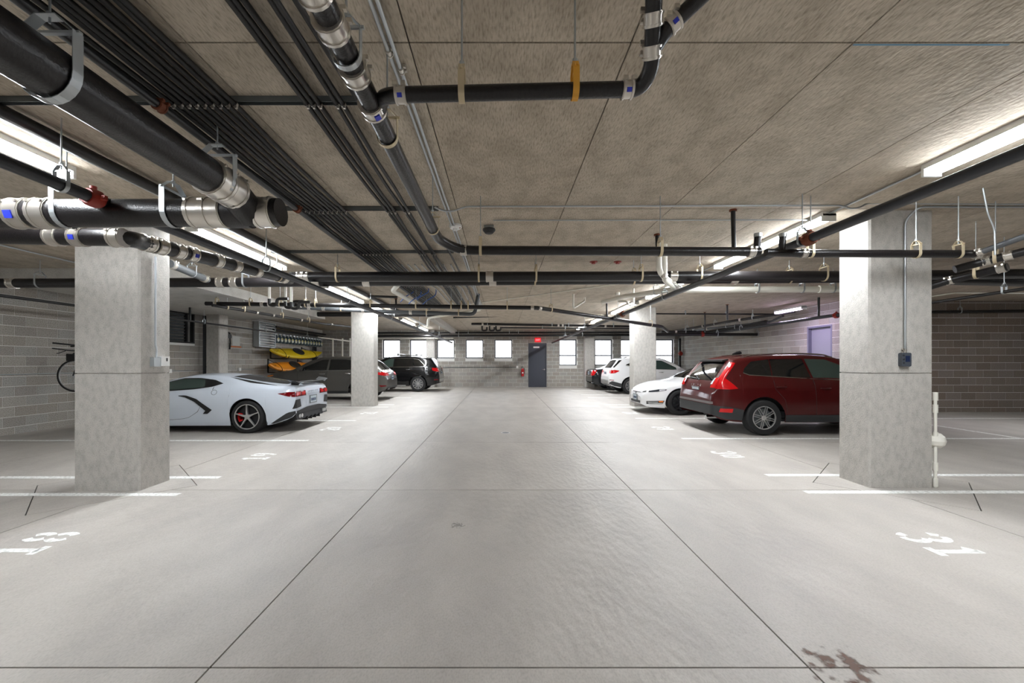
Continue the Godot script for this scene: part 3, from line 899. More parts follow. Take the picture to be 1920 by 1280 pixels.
	run("conduit", "pale conduit slanting across the ceiling right of centre", [Vector3(p[0].x, 3.35, -13.3), Vector3(2.9, 3.35, -9.3)], 0.014, M.pvc, [], [], -1, "", 8, "conduit")
	# right side mid-distance pipes
	p = [at(1225, 627, 16.2), at(1440, 627, 16.2), at(1444, 604, 16.2), at(1436, 603, 15.4), at(1330, 622, 17.8)]
	o = run("sprinkler_riser", "black sprinkler pipe with red elbows in front of the right block wall", p, 0.06, M.iron_plain, [], hxs(p, 0, [1345, 1420], M.zinc), 0.12)
	fire_fitting(o, at(1317, 627, 16.2), Vector3(1, 0, 0), 0.06, M.red_fit)
	obj("elbow", MB.new().tube(fillet([at(1428, 627, 16.2), at(1442, 627, 16.2), at(1443, 617, 16.2)], 0.1), 0.085, 10), M.red_fit, o)
	obj("elbow", MB.new().tube(fillet([at(1443, 610, 16.2), at(1443, 604, 16.2), at(1435, 604, 15.6)], 0.1), 0.085, 10), M.red_fit, o)
	p = [at(1330, 626, 17.0), at(1556, 592, 11.2), at(1600, 588, 10.6)]
	o = run("sprinkler_branch", "dark pipe slanting across the right block wall above the grey door", p, 0.045, M.gray_pipe_dark, [], [[0, 0.35]])
	fire_fitting(o, at(1568, 591, 11.05), p[1] - p[0], 0.05, M.red_fit)
	obj("drop_pipe", MB.new().tube([at(1535, 594, 11.6), Vector3(at(1535, 594, 11.6).x, CEIL, -11.6)], 0.03, 8), M.iron_plain, o)
	p = [at(1262, 621, 18.5), at(1365, 603, 15.0), at(1490, 584, 13.2)]
	o = run("waste_pipe", "topmost of the parallel pipes fanning towards the right block wall", p, 0.045, M.iron, [[0, 0.6], [1, 0.2]], [[0, 0.3], [0, 0.8], [1, 0.4]])
	p = [at(1262, 624, 18.0), at(1445, 603, 14.4), at(1468, 592, 13.8)]
	run("waste_pipe", "middle of the parallel pipes fanning towards the right block wall", p, 0.04, M.gray_pipe, [[0, 0.4]], [[0, 0.25], [0, 0.6]])
	p = [at(1240, 622, 17.0), at(1330, 622, 17.0), at(1440, 605, 14.0)]
	run("waste_pipe", "lowest dark one of the parallel pipes fanning towards the right block wall", p, 0.05, M.iron_plain, [[0, 0.3]], [[0, 0.5], [1, 0.5]])
	p = [at(1225, 588, 14.5), at(1470, 589, 14.5)]
	run("sprinkler_branch", "thin black cross pipe near the ceiling right of the second right column", p, 0.026, M.iron_plain, [], hxs(p, 0, [1285, 1362], M.zinc))
	p = [Vector3(X(1276, 22.9), 2.9, -23.0), Vector3(X(1276, 22.9), 1.1, -23.0)]
	o = run("standpipe", "dark vertical pipe with red valve in the back right corner", p, 0.07, M.iron_plain)
	fire_fitting(o, Vector3(p[0].x, 2.05, -22.9), Vector3(0.3, 0, 1), 0.08, M.red_fit)
	for s in [[1376, 399, 468, 4.95, M.iron_plain, "dark drop pipe with rusty top hanging from the ceiling right of centre"], [1233, 438, 464, 5.9, M.iron_plain, "short black stub pipe with rust-stained flange above the central waste pipe"], [1322, 597, 622, 15.0, M.iron_plain, "thin black drop pipe above the fanning pipes"], [1364, 580, 600, 13.0, M.iron_plain, "thicker black drop pipe above the fanning pipes"], [743, 553, 590, 11.8, M.iron_plain, "black drop pipe in front of the white plastic elbow"], [1138, 563, 597, 12.0, M.iron_plain, "black drop pipe left of the second right column"]]:
		var a := at(s[0], s[2], s[3])
		var top := CEIL
		o = run("drop_pipe", s[5], [a, Vector3(a.x - 0.01, top, a.z)], 0.026, s[4], [], [], -1, "", 10)
		obj("flange", MB.new().tube([Vector3(a.x - 0.01, top - 0.02, a.z), Vector3(a.x - 0.01, top - 0.001, a.z)], 0.042, 12), M.rust, o)
	# traps and risers under the left ceiling
	for s in [[505, 541, 560, 8.8], [546, 546, 566, 8.8], [535, 545, 565, 9.2]]:
		var a := at(s[0], s[2], s[3])
		o = run("trap_riser", "white and black trap riser under the left ceiling, %s of three" % {505: "left", 535: "middle", 546: "right"}[s[0]], [Vector3(a.x, CEIL, a.z), a], 0.03, M.pvc, [], [], -1, "", 10)
		obj("trap", MB.new().tube(fillet([a, a - Vector3(0, 0.14, 0), a + Vector3(0.16, -0.14, 0), a + Vector3(0.16, 0.0, 0), a + Vector3(0.4, 0.0, 0)], 0.08), 0.032, 10), M.iron_plain, o)
	# tangle of blue and white lines below the ceiling
	for k in 4:
		var a := at(768 + k * 14, 555 + (k % 2) * 6, 10.2)
		run("water_line", "thin blue water line hanging below the ceiling left of centre, %s of four" % ord[k], [Vector3(a.x + 0.1, CEIL, a.z), a + Vector3(0.1, 0.1, 0), a - Vector3(0.12, 0.02, 0), a - Vector3(0.3, 0.1, 0.3)], 0.012, M.blue_line, [], [], 0.1, "blue water lines", 8, "water line")
	for k in 8:
		var a := at(830 + k * 10, 560, 10.5 + 0.1 * k)
		run("conduit", "galvanised conduit of the far fan of eight below the ceiling centre, %s from the left" % ord[k], [Vector3(a.x - 0.35, 3.345, -7.6), Vector3(a.x - 0.35, 3.345, -9.0), Vector3(a.x - 0.1, 3.345, -9.8), Vector3(a.x - 0.1, 3.345, -14.0)], 0.0125, M.zinc, [], [], 0.3, "fan of conduits", 8, "conduit")

func wavy(x: float, k: int) -> Array:
	var out := []
	for d in [-1.0, 1.0, 2.0, 2.86, 3.6, 4.2, 4.86, 5.5, 6.1, 6.75, 7.6, 8.6, 9.6, 11.0, 13.0]:
		var on_strut: bool = d in [2.86, 4.86, 6.75, 9.6]
		var w := 0.0 if on_strut else 0.012 * sin(k * 2.1 + d * 1.7)
		var sag := 0.0 if on_strut else 0.012 + 0.006 * sin(k * 1.3 + d)
		out.append(Vector3(x + w, 3.315 - sag, -d))
	return out

func fire_fitting(parent: Node3D, p: Vector3, d: Vector3, r: float, m: Material) -> void:
	d = d.normalized()
	var b := MB.new()
	b.tube([p - d * 0.055, p - d * 0.03, p + d * 0.03, p + d * 0.055], [r * 1.25, r * 1.55, r * 1.55, r * 1.25], 14)
	var s := d.cross(Vector3.UP).normalized()
	for e in [-1, 1]: b.box(p + s * e * r * 1.7, Vector3(0.05, 0.035, 0.03))
	b.tube([p, p + Vector3(0, r * 2.0, 0)], r * 0.5, 8)
	obj("grooved_coupling", b, m, parent)

# ------------------------------------------------------------------ cars
# local x runs from the rear bumper (0) to the nose (L), y up, z across
class Car:
	var L: float
	var hw: float
	var hi: Array
	var lo: Array
	var prof: Array
	var plan: Array
	var wheels: Array
	var arch: float
	var wy: float
	var camber := 0.035
	var rtop := 0.09
	var sp: Callable
	func top(x: float) -> float: return sp.call(hi, x)
	func low(x: float) -> float:
		var y: float = sp.call(lo, x)
		for w in wheels:
			var dx: float = absf(x - w)
			if dx < arch: y = maxf(y, wy + sqrt(arch * arch - dx * dx))
		return y
	func edge(x: float) -> float: return top(x) - camber
	func half(x: float, y: float) -> float:
		var b: float = hw * sp.call(prof, y) * sp.call(plan, x)
		var d: float = maxf(edge(x) - y, 0.0)
		if d < rtop:
			var t: float = 1.0 - d / rtop
			b -= rtop * (1.0 - sqrt(maxf(1.0 - t * t, 0.0)))
		return maxf(b, 0.02)
	func roof(x: float, z: float) -> float:
		var w := half(x, edge(x))
		var t := clampf(absf(z) / w, 0.0, 1.0)
		return edge(x) + camber * (1.0 - t * t)
	func inside(x: float, y: float, z: float) -> bool:
		if y > roof(x, z): 
			return false
		return absf(z) <= half(x, minf(y, edge(x)))
	func from_end(y: float, z: float, front: bool) -> float:
		var step := 0.01
		var k := 0
		while k < 300:
			var x := L - k * step if front else k * step
			if inside(x, y, z):
				if k == 0: return x
				var a := x; var b := x + step if front else x - step
				for i in 12:
					var m := (a + b) / 2
					if inside(m, y, z): a = m
					else: b = m
				return a
			k += 1
		return L if front else 0.0

func car_body(c: Car) -> ArrayMesh:
	var xs := []
	var x := 0.0
	while x < c.L - 1e-4:
		xs.append(x)
		var st := 0.06
		if x < 0.12 or x > c.L - 0.14: st = 0.02
		elif x < 0.7: st = 0.035
		for w in c.wheels:
			if absf(x - w) < c.arch + 0.05: st = minf(st, 0.025)
		x += st
	for w in c.wheels:
		xs.append_array([w - c.arch - 0.0005, w - c.arch + 0.0005, w + c.arch - 0.0005, w + c.arch + 0.0005, w - c.arch + 0.006, w + c.arch - 0.006])
	xs.append(c.L)
	xs.sort()
	var rows := []
	var tt := [0.0, 0.06, 0.14, 0.24, 0.34, 0.44, 0.54, 0.63, 0.71, 0.78, 0.84, 0.89, 0.93, 0.96, 0.98, 0.99, 1.0]
	var nz := 6
	for xx in xs:
		var l := []
		var a := c.low(xx); var b := c.edge(xx)
		if b < a + 0.02: b = a + 0.02
		for t in tt:
			var y := lerpf(a, b, t)
			l.append(Vector3(xx, y, c.half(xx, y)))
		var w: float = l[-1].z
		for k in range(1, nz * 2):
			var z := w * (1.0 - float(k) / nz)
			l.append(Vector3(xx, maxf(c.roof(xx, z), b), z))
		for k in range(tt.size() - 1, -1, -1):
			var q: Vector3 = l[k]
			l.append(Vector3(q.x, q.y, -q.z))
		rows.append(l)
	var mb := MB.new()
	mb.grid(rows, Vector3.ZERO, Vector3(c.L / 2, 0.5, 0))
	# end caps
	for e in 2:
		var l: Array = rows[0] if e == 0 else rows[-1]
		var n: int = tt.size()
		var m: int = l.size()
		var nn := Vector3(-1 if e == 0 else 1, 0, 0)
		for k in n - 1:
			mb.quad(l[k], l[k + 1], l[m - 2 - k], l[m - 1 - k], nn)
		var cen: Vector3 = (l[n - 1] + l[m - n]) / 2
		for k in range(n - 1, m - n):
			mb.tri(cen, l[k], l[k + 1], nn, nn, nn)
	return mb.mesh()

func along(p: Array, t: float) -> Vector2:
	var tot := 0.0
	for i in p.size() - 1: tot += p[i].distance_to(p[i + 1])
	var s := t * tot
	for i in p.size() - 1:
		var d: float = p[i].distance_to(p[i + 1])
		if s <= d or i == p.size() - 2:
			return p[i].lerp(p[i + 1], s / d if d > 0 else 0.0)
		s -= d
	return p[-1]

# a patch lying on the car: mode side / rear / front / top; sg mirrors side patches
func patch(c: Car, mode: String, bottom: Array, top: Array, eps := 0.004, sg := 1.0, nx := 14, ny := 6) -> MB:
	var rows := []
	for i in nx + 1:
		var t := float(i) / nx
		var l := []
		for j in ny + 1:
			var q := along(bottom, t).lerp(along(top, t), float(j) / ny)
			var v: Vector3
			match mode:
				"side": v = Vector3(q.x, q.y, sg * (c.half(q.x, q.y) + eps))
				"rear": v = Vector3(c.from_end(q.y, q.x, false) - eps, q.y + eps * 0.5, q.x * sg)
				"front": v = Vector3(c.from_end(q.y, q.x, true) + eps, q.y + eps * 0.5, q.x * sg)
				"top": v = Vector3(q.x, c.roof(q.x, q.y) + eps, q.y)
			l.append(v)
		rows.append(l)
	var out := Vector3(0, 0, sg)
	if mode == "rear": out = Vector3(-1, 0.2, 0)
	if mode == "front": out = Vector3(1, 0.2, 0)
	if mode == "top": out = Vector3.UP
	return MB.new().grid(rows, out)

func side_pair(c: Car, called: String, o: Node3D, m: Material, bottom: Array, top: Array, eps := 0.004, nx := 14, ny := 5) -> void:
	for s in [-1.0, 1.0]: obj(called, patch(c, "side", bottom, top, eps, s, nx, ny), m, o)

func end_pair(c: Car, called: String, o: Node3D, m: Material, mode: String, bottom: Array, top: Array, eps := 0.004, nx := 10, ny := 5) -> void:
	for s in [-1.0, 1.0]: obj(called, patch(c, mode, bottom, top, eps, s, nx, ny), m, o)

func wheel(o: Node3D, x: float, z: float, r: float, w: float, rim: float, style: String, rim_mat: Material, caliper: Material = null) -> void:
	var sg := signf(z)
	var n := Node3D.new()
	n.name = "wheel"
	o.add_child(n, true)
	n.position = Vector3(x, r, z)
	var t := Transform3D(Basis(Vector3(1, 0, 0), Vector3(0, 0, sg), Vector3(0, -sg, 0)), Vector3.ZERO)  # local y points outward
	var b := MB.new()
	b.lathe([Vector2(rim, -w), Vector2(r - 0.03, -w), Vector2(r, -w + 0.035), Vector2(r, -0.035), Vector2(r - 0.012, -0.012), Vector2(r - 0.035, 0.0), Vector2(rim + 0.02, 0.0), Vector2(rim, -0.012)], t, 40)
	obj("tire", b, M.rubber, n)
	b = MB.new()
	b.lathe([Vector2(0.0, -0.09), Vector2(rim * 0.96, -0.09), Vector2(rim * 0.96, -0.015)], t, 32)
	obj("rim_barrel", b, M.dark_alloy, n)
	b = MB.new()
	b.lathe([Vector2(rim - 0.016, -0.03), Vector2(rim - 0.016, -0.002), Vector2(rim + 0.002, -0.002), Vector2(rim + 0.002, -0.02)], t, 40)
	var spokes := 5
	match style:
		"five": spokes = 5
		"ten": spokes = 8
		"many": spokes = 10
	for k in spokes:
		var a := TAU * k / spokes + 0.25
		var dir := t.basis * Vector3(cos(a), 0, sin(a))
		var side := t.basis * Vector3(-sin(a), 0, cos(a))
		var up := t.basis * Vector3(0, 1, 0)
		if style == "five":
			var pts := PackedVector2Array([Vector2(0.03, -0.022), Vector2(rim * 0.55, -0.013), Vector2(rim - 0.01, -0.005), Vector2(rim - 0.01, 0.009), Vector2(rim * 0.55, 0.013), Vector2(0.03, 0.022)])
			b.prism(pts, t * Transform3D(Basis(Vector3(cos(a), 0, sin(a)), Vector3.UP, Vector3(-sin(a), 0, cos(a))), Vector3(0, -0.045, 0)), 0.04)
		elif style == "ten":
			for e in [-1, 1]:
				b.box(dir * rim * 0.56 + side * e * 0.02 - up * 0.03, Vector3(rim * 0.88, 0.03, 0.013), Basis(dir, up, side))
		else:
			for e in [-1, 1]:
				var d2: Vector3 = (dir * rim * 0.9 + side * e * 0.022)
				b.box(d2 * 0.55 - up * 0.03, Vector3(rim * 0.86, 0.03, 0.014), Basis(d2.normalized(), up, d2.normalized().cross(up)))
	obj("spokes", b, rim_mat, n)
	b = MB.new()
	b.lathe([Vector2(0.055, -0.05), Vector2(0.055, -0.012), Vector2(0.035, -0.004), Vector2(0.0, -0.004)], t, 16)
	obj("hub_cap", b, rim_mat, n)
	b = MB.new()
	b.lathe([Vector2(0.0, -0.075), Vector2(rim * 0.78, -0.075), Vector2(rim * 0.78, -0.085)], t, 24)
	obj("brake_disc", b, M.dark_alloy if style == "five" else M.steel_gray, n)
	if caliper:
		b = MB.new()
		for k in 5:
			var a := -PI * 0.14 + k * 0.17
			var dir := Vector3(cos(a), sin(a), 0)
			b.box(dir * rim * 0.66 + Vector3(0, 0, -sg * 0.06), Vector3(0.085, 0.05, 0.03), Basis(dir, Vector3(-dir.y, dir.x, 0), Vector3(0, 0, 1)))
		obj("caliper", b, caliper, n)

func liners(c: Car, o: Node3D) -> void:
	for w in c.wheels:
		var b := MB.new()
		var rows := []
		for k in 17:
			var a := PI * k / 16.0
			var l := []
			for z in [-1.0, 1.0]:
				var x: float = w + cos(a) * (c.arch - 0.002)
				var y := maxf(c.wy + sin(a) * (c.arch - 0.002), 0.16)
				l.append(Vector3(x, y, z * (c.half(clampf(x, 0.02, c.L - 0.02), maxf(y, 0.3)) - 0.012)))
			rows.append(l)
		b.grid(rows, Vector3.ZERO, Vector3(w, 2.0, 0))
		obj("wheel_arch_liner", b, M.black, o)
	var b2 := MB.new()
	var x0: float = c.wheels[0] + c.arch; var x1: float = c.wheels[1] - c.arch
	b2.box(Vector3((x0 + x1) / 2, c.lo[c.lo.size() / 2][1] + 0.03, 0), Vector3(x1 - x0, 0.06, c.hw * 1.7))
	b2.box(Vector3(c.wheels[0] / 2 - c.arch / 2 + 0.12, c.lo[1][1] + 0.06, 0), Vector3(c.wheels[0] - c.arch - 0.25, 0.06, c.hw * 1.4))
	b2.box(Vector3((c.wheels[1] + c.arch + c.L) / 2 - 0.12, c.lo[-2][1] + 0.05, 0), Vector3(maxf(c.L - c.wheels[1] - c.arch - 0.25, 0.1), 0.06, c.hw * 1.3))
	obj("underbody", b2, M.black, o)

func mirror(c: Car, o: Node3D, x: float, y: float, m: Material) -> void:
	for s in [-1.0, 1.0]:
		var b := MB.new()
		var z: float = s * (c.half(x, y) + 0.10)
		b.tube([Vector3(x - 0.06, y + 0.05, z), Vector3(x - 0.04, y + 0.055, z), Vector3(x + 0.04, y + 0.05, z), Vector3(x + 0.09, y + 0.045, z)], [0.07, 0.085, 0.075, 0.03], 12)
		b.box(Vector3(x + 0.02, y + 0.01, z - s * 0.07), Vector3(0.05, 0.03, 0.12))
		obj("mirror", b, m, o)

func handles(c: Car, o: Node3D, list: Array, m: Material) -> void:
	for q in list:
		for s in [-1.0, 1.0]:
			var z: float = s * (c.half(q.x, q.y) + 0.022)
			var b := MB.new()
			b.tube([Vector3(q.x - 0.10, q.y, z - s * 0.02), Vector3(q.x - 0.08, q.y, z), Vector3(q.x + 0.08, q.y, z), Vector3(q.x + 0.10, q.y, z - s * 0.02)], 0.014, 8)
			obj("door_handle", b, m, o)

func seam(c: Car, o: Node3D, pts: Array) -> void:
	# thin dark shut line following side points
	for s in [-1.0, 1.0]:
		var path := []
		for k in 13:
			var q := along(pts, k / 12.0)
			path.append(Vector3(q.x, q.y, s * (c.half(q.x, q.y) - 0.002)))
		obj("shut_line", MB.new().tube(path, 0.0045, 5), M.black, o)

func plate(o: Node3D, pos: Vector3, face: float, tilt := 0.0) -> void:
	var bs := Basis(Vector3(0, 0, 1), tilt)
	var p := obj("licence_plate", MB.new().box(pos, Vector3(0.012, 0.155, 0.31), bs), M.plate, o)
	var b := MB.new()
	for k in 6:
		b.box(pos + bs * Vector3(face * 0.008, -0.008, -0.105 + 0.042 * k), Vector3(0.004, 0.06, 0.024), bs)
	obj("plate_marks", b, M.plate_ink, p)
	b = MB.new()
	for s in [-1, 1]:
		b.box(pos + bs * Vector3(face * 0.002, s * 0.083, 0), Vector3(0.016, 0.014, 0.34), bs)
		b.box(pos + bs * Vector3(face * 0.002, 0, s * 0.162), Vector3(0.016, 0.155, 0.014), bs)
	obj("plate_frame", b, M.steel_gray, p)

func letters(o: Node3D, s: String, pos: Vector3, width: float, facing: float, m: Material, h := 0.045, spaced := true) -> void:
	var f := SystemFont.new()
	f.font_names = PackedStringArray(["Droid Sans"])
	var n := s.length()
	for k in n:
		var tm := TextMesh.new()
		tm.font = f
		tm.text = s[k]
		tm.font_size = 32
		tm.pixel_size = h / 24.0
		tm.depth = 0.006
		var mi := put("letter", tm, m, o, pos + Vector3(0, 0, facing * (float(k) / maxf(n - 1, 1) - 0.5) * width))
		mi.rotation.y = -PI / 2 if facing > 0 else PI / 2

func new_car(called: String, label: String, rear_x: float, d: float, forward: float, c: Car, body: Material) -> Node3D:
	var o := thing(called, label, "car", Vector3(rear_x, ground(d) + 0.002, -d), 0.0 if forward > 0 else PI)
	c.sp = spline
	put("body", car_body(c), body, o)
	liners(c, o)
	return o

func cars() -> void:
	red_wagon()
	sports_coupe()
	white_sedan()
	grey_wagon()
	black_wagon()
	white_wagon()
	dark_sedan()

func suv(L: float, hw: float) -> Car:
	var c := Car.new()
	c.L = L; c.hw = hw
	c.prof = [[0.2, 0.93], [0.42, 0.985], [0.72, 1.0], [0.95, 0.985], [1.08, 0.95], [1.16, 0.9], [1.4, 0.815], [1.6, 0.74], [1.75, 0.68]]
	c.plan = [[0, 0.80], [0.06, 0.87], [0.2, 0.94], [0.7, 0.995], [1.2, 1.0], [L - 1.2, 1.0], [L - 0.6, 0.94], [L - 0.2, 0.82], [L, 0.6]]
	c.sp = spline
	return c

func red_wagon() -> void:
	var red := paint(Color(0.275, 0.05, 0.055), 0.4, 0.1)
	var c := suv(4.63, 0.945)
	c.wheels = [0.98, 3.755]; c.arch = 0.43; c.wy = 0.355
	c.hi = [[0, 0.74], [0.02, 0.86], [0.05, 0.96], [0.08, 1.05], [0.13, 1.14], [0.30, 1.36], [0.44, 1.525], [0.50, 1.58], [0.62, 1.61], [1.2, 1.66], [1.9, 1.675], [2.5, 1.64], [3.0, 1.47], [3.38, 1.19], [3.55, 1.10], [4.0, 1.05], [4.4, 0.95], [4.58, 0.82], [4.63, 0.68]]
	c.lo = [[0, 0.40], [0.12, 0.33], [0.5, 0.27], [4.2, 0.26], [4.63, 0.36]]
	var o := new_car("station_wagon", "dark red wagon parked behind the right column, rear to the aisle", 4.34, 9.29, 1, c, red)
	# lower grey cladding
	side_pair(c, "sill_cladding", o, M.dark_trim, [Vector2(1.42, 0.275), Vector2(3.33, 0.265)], [Vector2(1.40, 0.42), Vector2(3.33, 0.42)], 0.01)
	side_pair(c, "bumper_cladding", o, M.dark_trim, [Vector2(0.005, 0.40), Vector2(0.2, 0.33), Vector2(0.54, 0.30)], [Vector2(0.005, 0.60), Vector2(0.3, 0.575), Vector2(0.565, 0.52)], 0.012)
	obj("bumper_cladding", patch(c, "rear", [Vector2(-0.8, 0.40), Vector2(0.8, 0.40)], [Vector2(-0.8, 0.60), Vector2(0.8, 0.60)], 0.012, 1.0, 24, 4), M.dark_trim, o)
	obj("bumper_ledge", patch(c, "rear", [Vector2(-0.79, 0.615), Vector2(0.79, 0.615)], [Vector2(-0.79, 0.665), Vector2(0.79, 0.665)], 0.02, 1.0, 24, 3), tinted(M.dark_trim, Color(0.45, 0.42, 0.42)), o)
	side_pair(c, "reflector", o, M.tail, [Vector2(0.10, 0.47), Vector2(0.34, 0.46)], [Vector2(0.12, 0.545), Vector2(0.36, 0.54)], 0.016)
	# glass
	side_pair(c, "rear_quarter_window", o, M.glass, [Vector2(0.62, 1.275), Vector2(0.70, 1.235), Vector2(1.19, 1.20)], [Vector2(0.66, 1.36), Vector2(0.82, 1.50), Vector2(1.19, 1.545)])
	side_pair(c, "rear_door_window", o, M.glass, [Vector2(1.21, 1.198), Vector2(1.98, 1.16)], [Vector2(1.21, 1.548), Vector2(1.88, 1.555)])
	side_pair(c, "front_door_window", o, M.glass_green, [Vector2(2.03, 1.158), Vector2(3.05, 1.12)], [Vector2(1.93, 1.555), Vector2(2.35, 1.545), Vector2(2.80, 1.36)])
	side_pair(c, "window_trim", o, M.chrome, [Vector2(0.62, 1.262), Vector2(0.72, 1.218), Vector2(1.98, 1.143), Vector2(3.1, 1.10)], [Vector2(0.62, 1.275), Vector2(0.72, 1.232), Vector2(1.98, 1.157), Vector2(3.1, 1.115)], 0.009, 20, 1)
	obj("rear_window", patch(c, "rear", [Vector2(-0.60, 1.10), Vector2(0.60, 1.10)], [Vector2(-0.50, 1.50), Vector2(0.50, 1.50)], 0.005, 1.0, 18, 8), M.glass, o)
	var b := MB.new()
	b.box(Vector3(0.42, 1.528, 0), Vector3(0.13, 0.03, 1.0), Basis(Vector3(0, 0, 1), 0.25))
	obj("roof_spoiler", b, M.black, o)
	obj("windscreen", patch(c, "top", [Vector2(2.62, -0.55), Vector2(2.62, 0.55)], [Vector2(3.3, -0.62), Vector2(3.3, 0.62)], 0.005, 1.0, 14, 8), M.glass, o)
	# tall tail lamps
	end_pair(c, "tail_lamp", o, M.tail, "rear", [Vector2(0.60, 0.95), Vector2(0.80, 0.95)], [Vector2(0.655, 1.16), Vector2(0.765, 1.16)], 0.012)
	side_pair(c, "tail_lamp", o, M.tail, [Vector2(0.06, 0.94), Vector2(0.30, 0.93), Vector2(0.46, 0.95)], [Vector2(0.10, 1.10), Vector2(0.17, 1.15), Vector2(0.25, 1.16)], 0.012)
	side_pair(c, "tail_lamp_strip", o, M.tail, [Vector2(0.11, 1.09), Vector2(0.25, 1.155)], [Vector2(0.43, 1.49), Vector2(0.50, 1.47)], 0.012, 6, 12)
	end_pair(c, "reverse_lamp", o, M.lamp_clear, "rear", [Vector2(0.59, 1.02), Vector2(0.66, 1.02)], [Vector2(0.62, 1.15), Vector2(0.66, 1.15)], 0.018)
	# tailgate details
	plate(o, Vector3(-0.012, 0.86, 0.0) + Vector3(0.045, 0, 0), -1, 0.15)
	obj("plate_recess", patch(c, "rear", [Vector2(-0.42, 0.77), Vector2(0.42, 0.77)], [Vector2(-0.42, 0.955), Vector2(0.42, 0.955)], 0.003, 1.0, 10, 3), red, o)
	letters(o, "VOLVO", Vector3(0.035, 0.985, 0), 0.42, 1, M.chrome, 0.05)
	b = MB.new()
	b.tube([Vector3(0.10, 1.11, 0.0), Vector3(0.16, 1.22, -0.30)], 0.009, 6)
	b.tube([Vector3(0.10, 1.12, -0.05), Vector3(0.11, 1.14, -0.42)], 0.011, 6)
	b.tube([Vector3(0.09, 1.09, 0), Vector3(0.12, 1.11, 0)], 0.022, 8)
	obj("rear_wiper", b, M.black, o)
	for s in [-1, 1]:
		var rail := []
		for k in 12: rail.append(Vector3(0.75 + 0.17 * k, c.edge(0.75 + 0.17 * k) + (0.03 if k > 0 and k < 11 else 0.0), s * (c.half(0.75 + 0.17 * k, c.edge(0.75 + 0.17 * k)) - 0.03)))
		obj("roof_rail", MB.new().tube(rail, 0.016, 8), M.chrome, o)
	b = MB.new()
	b.tube([Vector3(0.85, 1.665, 0), Vector3(0.95, 1.69, 0), Vector3(1.02, 1.70, 0), Vector3(1.06, 1.69, 0)], [0.012, 0.035, 0.04, 0.01], 8)
	obj("antenna_fin", b, M.black, o)
	handles(c, o, [Vector2(1.33, 0.985), Vector2(2.22, 0.96)], red)
	seam(c, o, [Vector2(1.20, 1.2), Vector2(1.2, 0.95), Vector2(1.40, 0.72), Vector2(1.45, 0.45)])
	seam(c, o, [Vector2(2.01, 1.15), Vector2(2.04, 0.42)])
	seam(c, o, [Vector2(3.08, 1.1), Vector2(3.1, 0.9), Vector2(3.2, 0.45)])
	mirror(c, o, 3.0, 1.12, red)
	for s in [-1, 1]:
		wheel(o, 0.98, s * 0.935, 0.36, 0.23, 0.235, "ten", M.alloy)
		wheel(o, 3.755, s * 0.935, 0.36, 0.23, 0.235, "ten", M.alloy)
	obj("exhaust", MB.new().tube([Vector3(0.03, 0.32, 0.45), Vector3(0.3, 0.32, 0.45)], 0.04, 10), M.chrome, o)

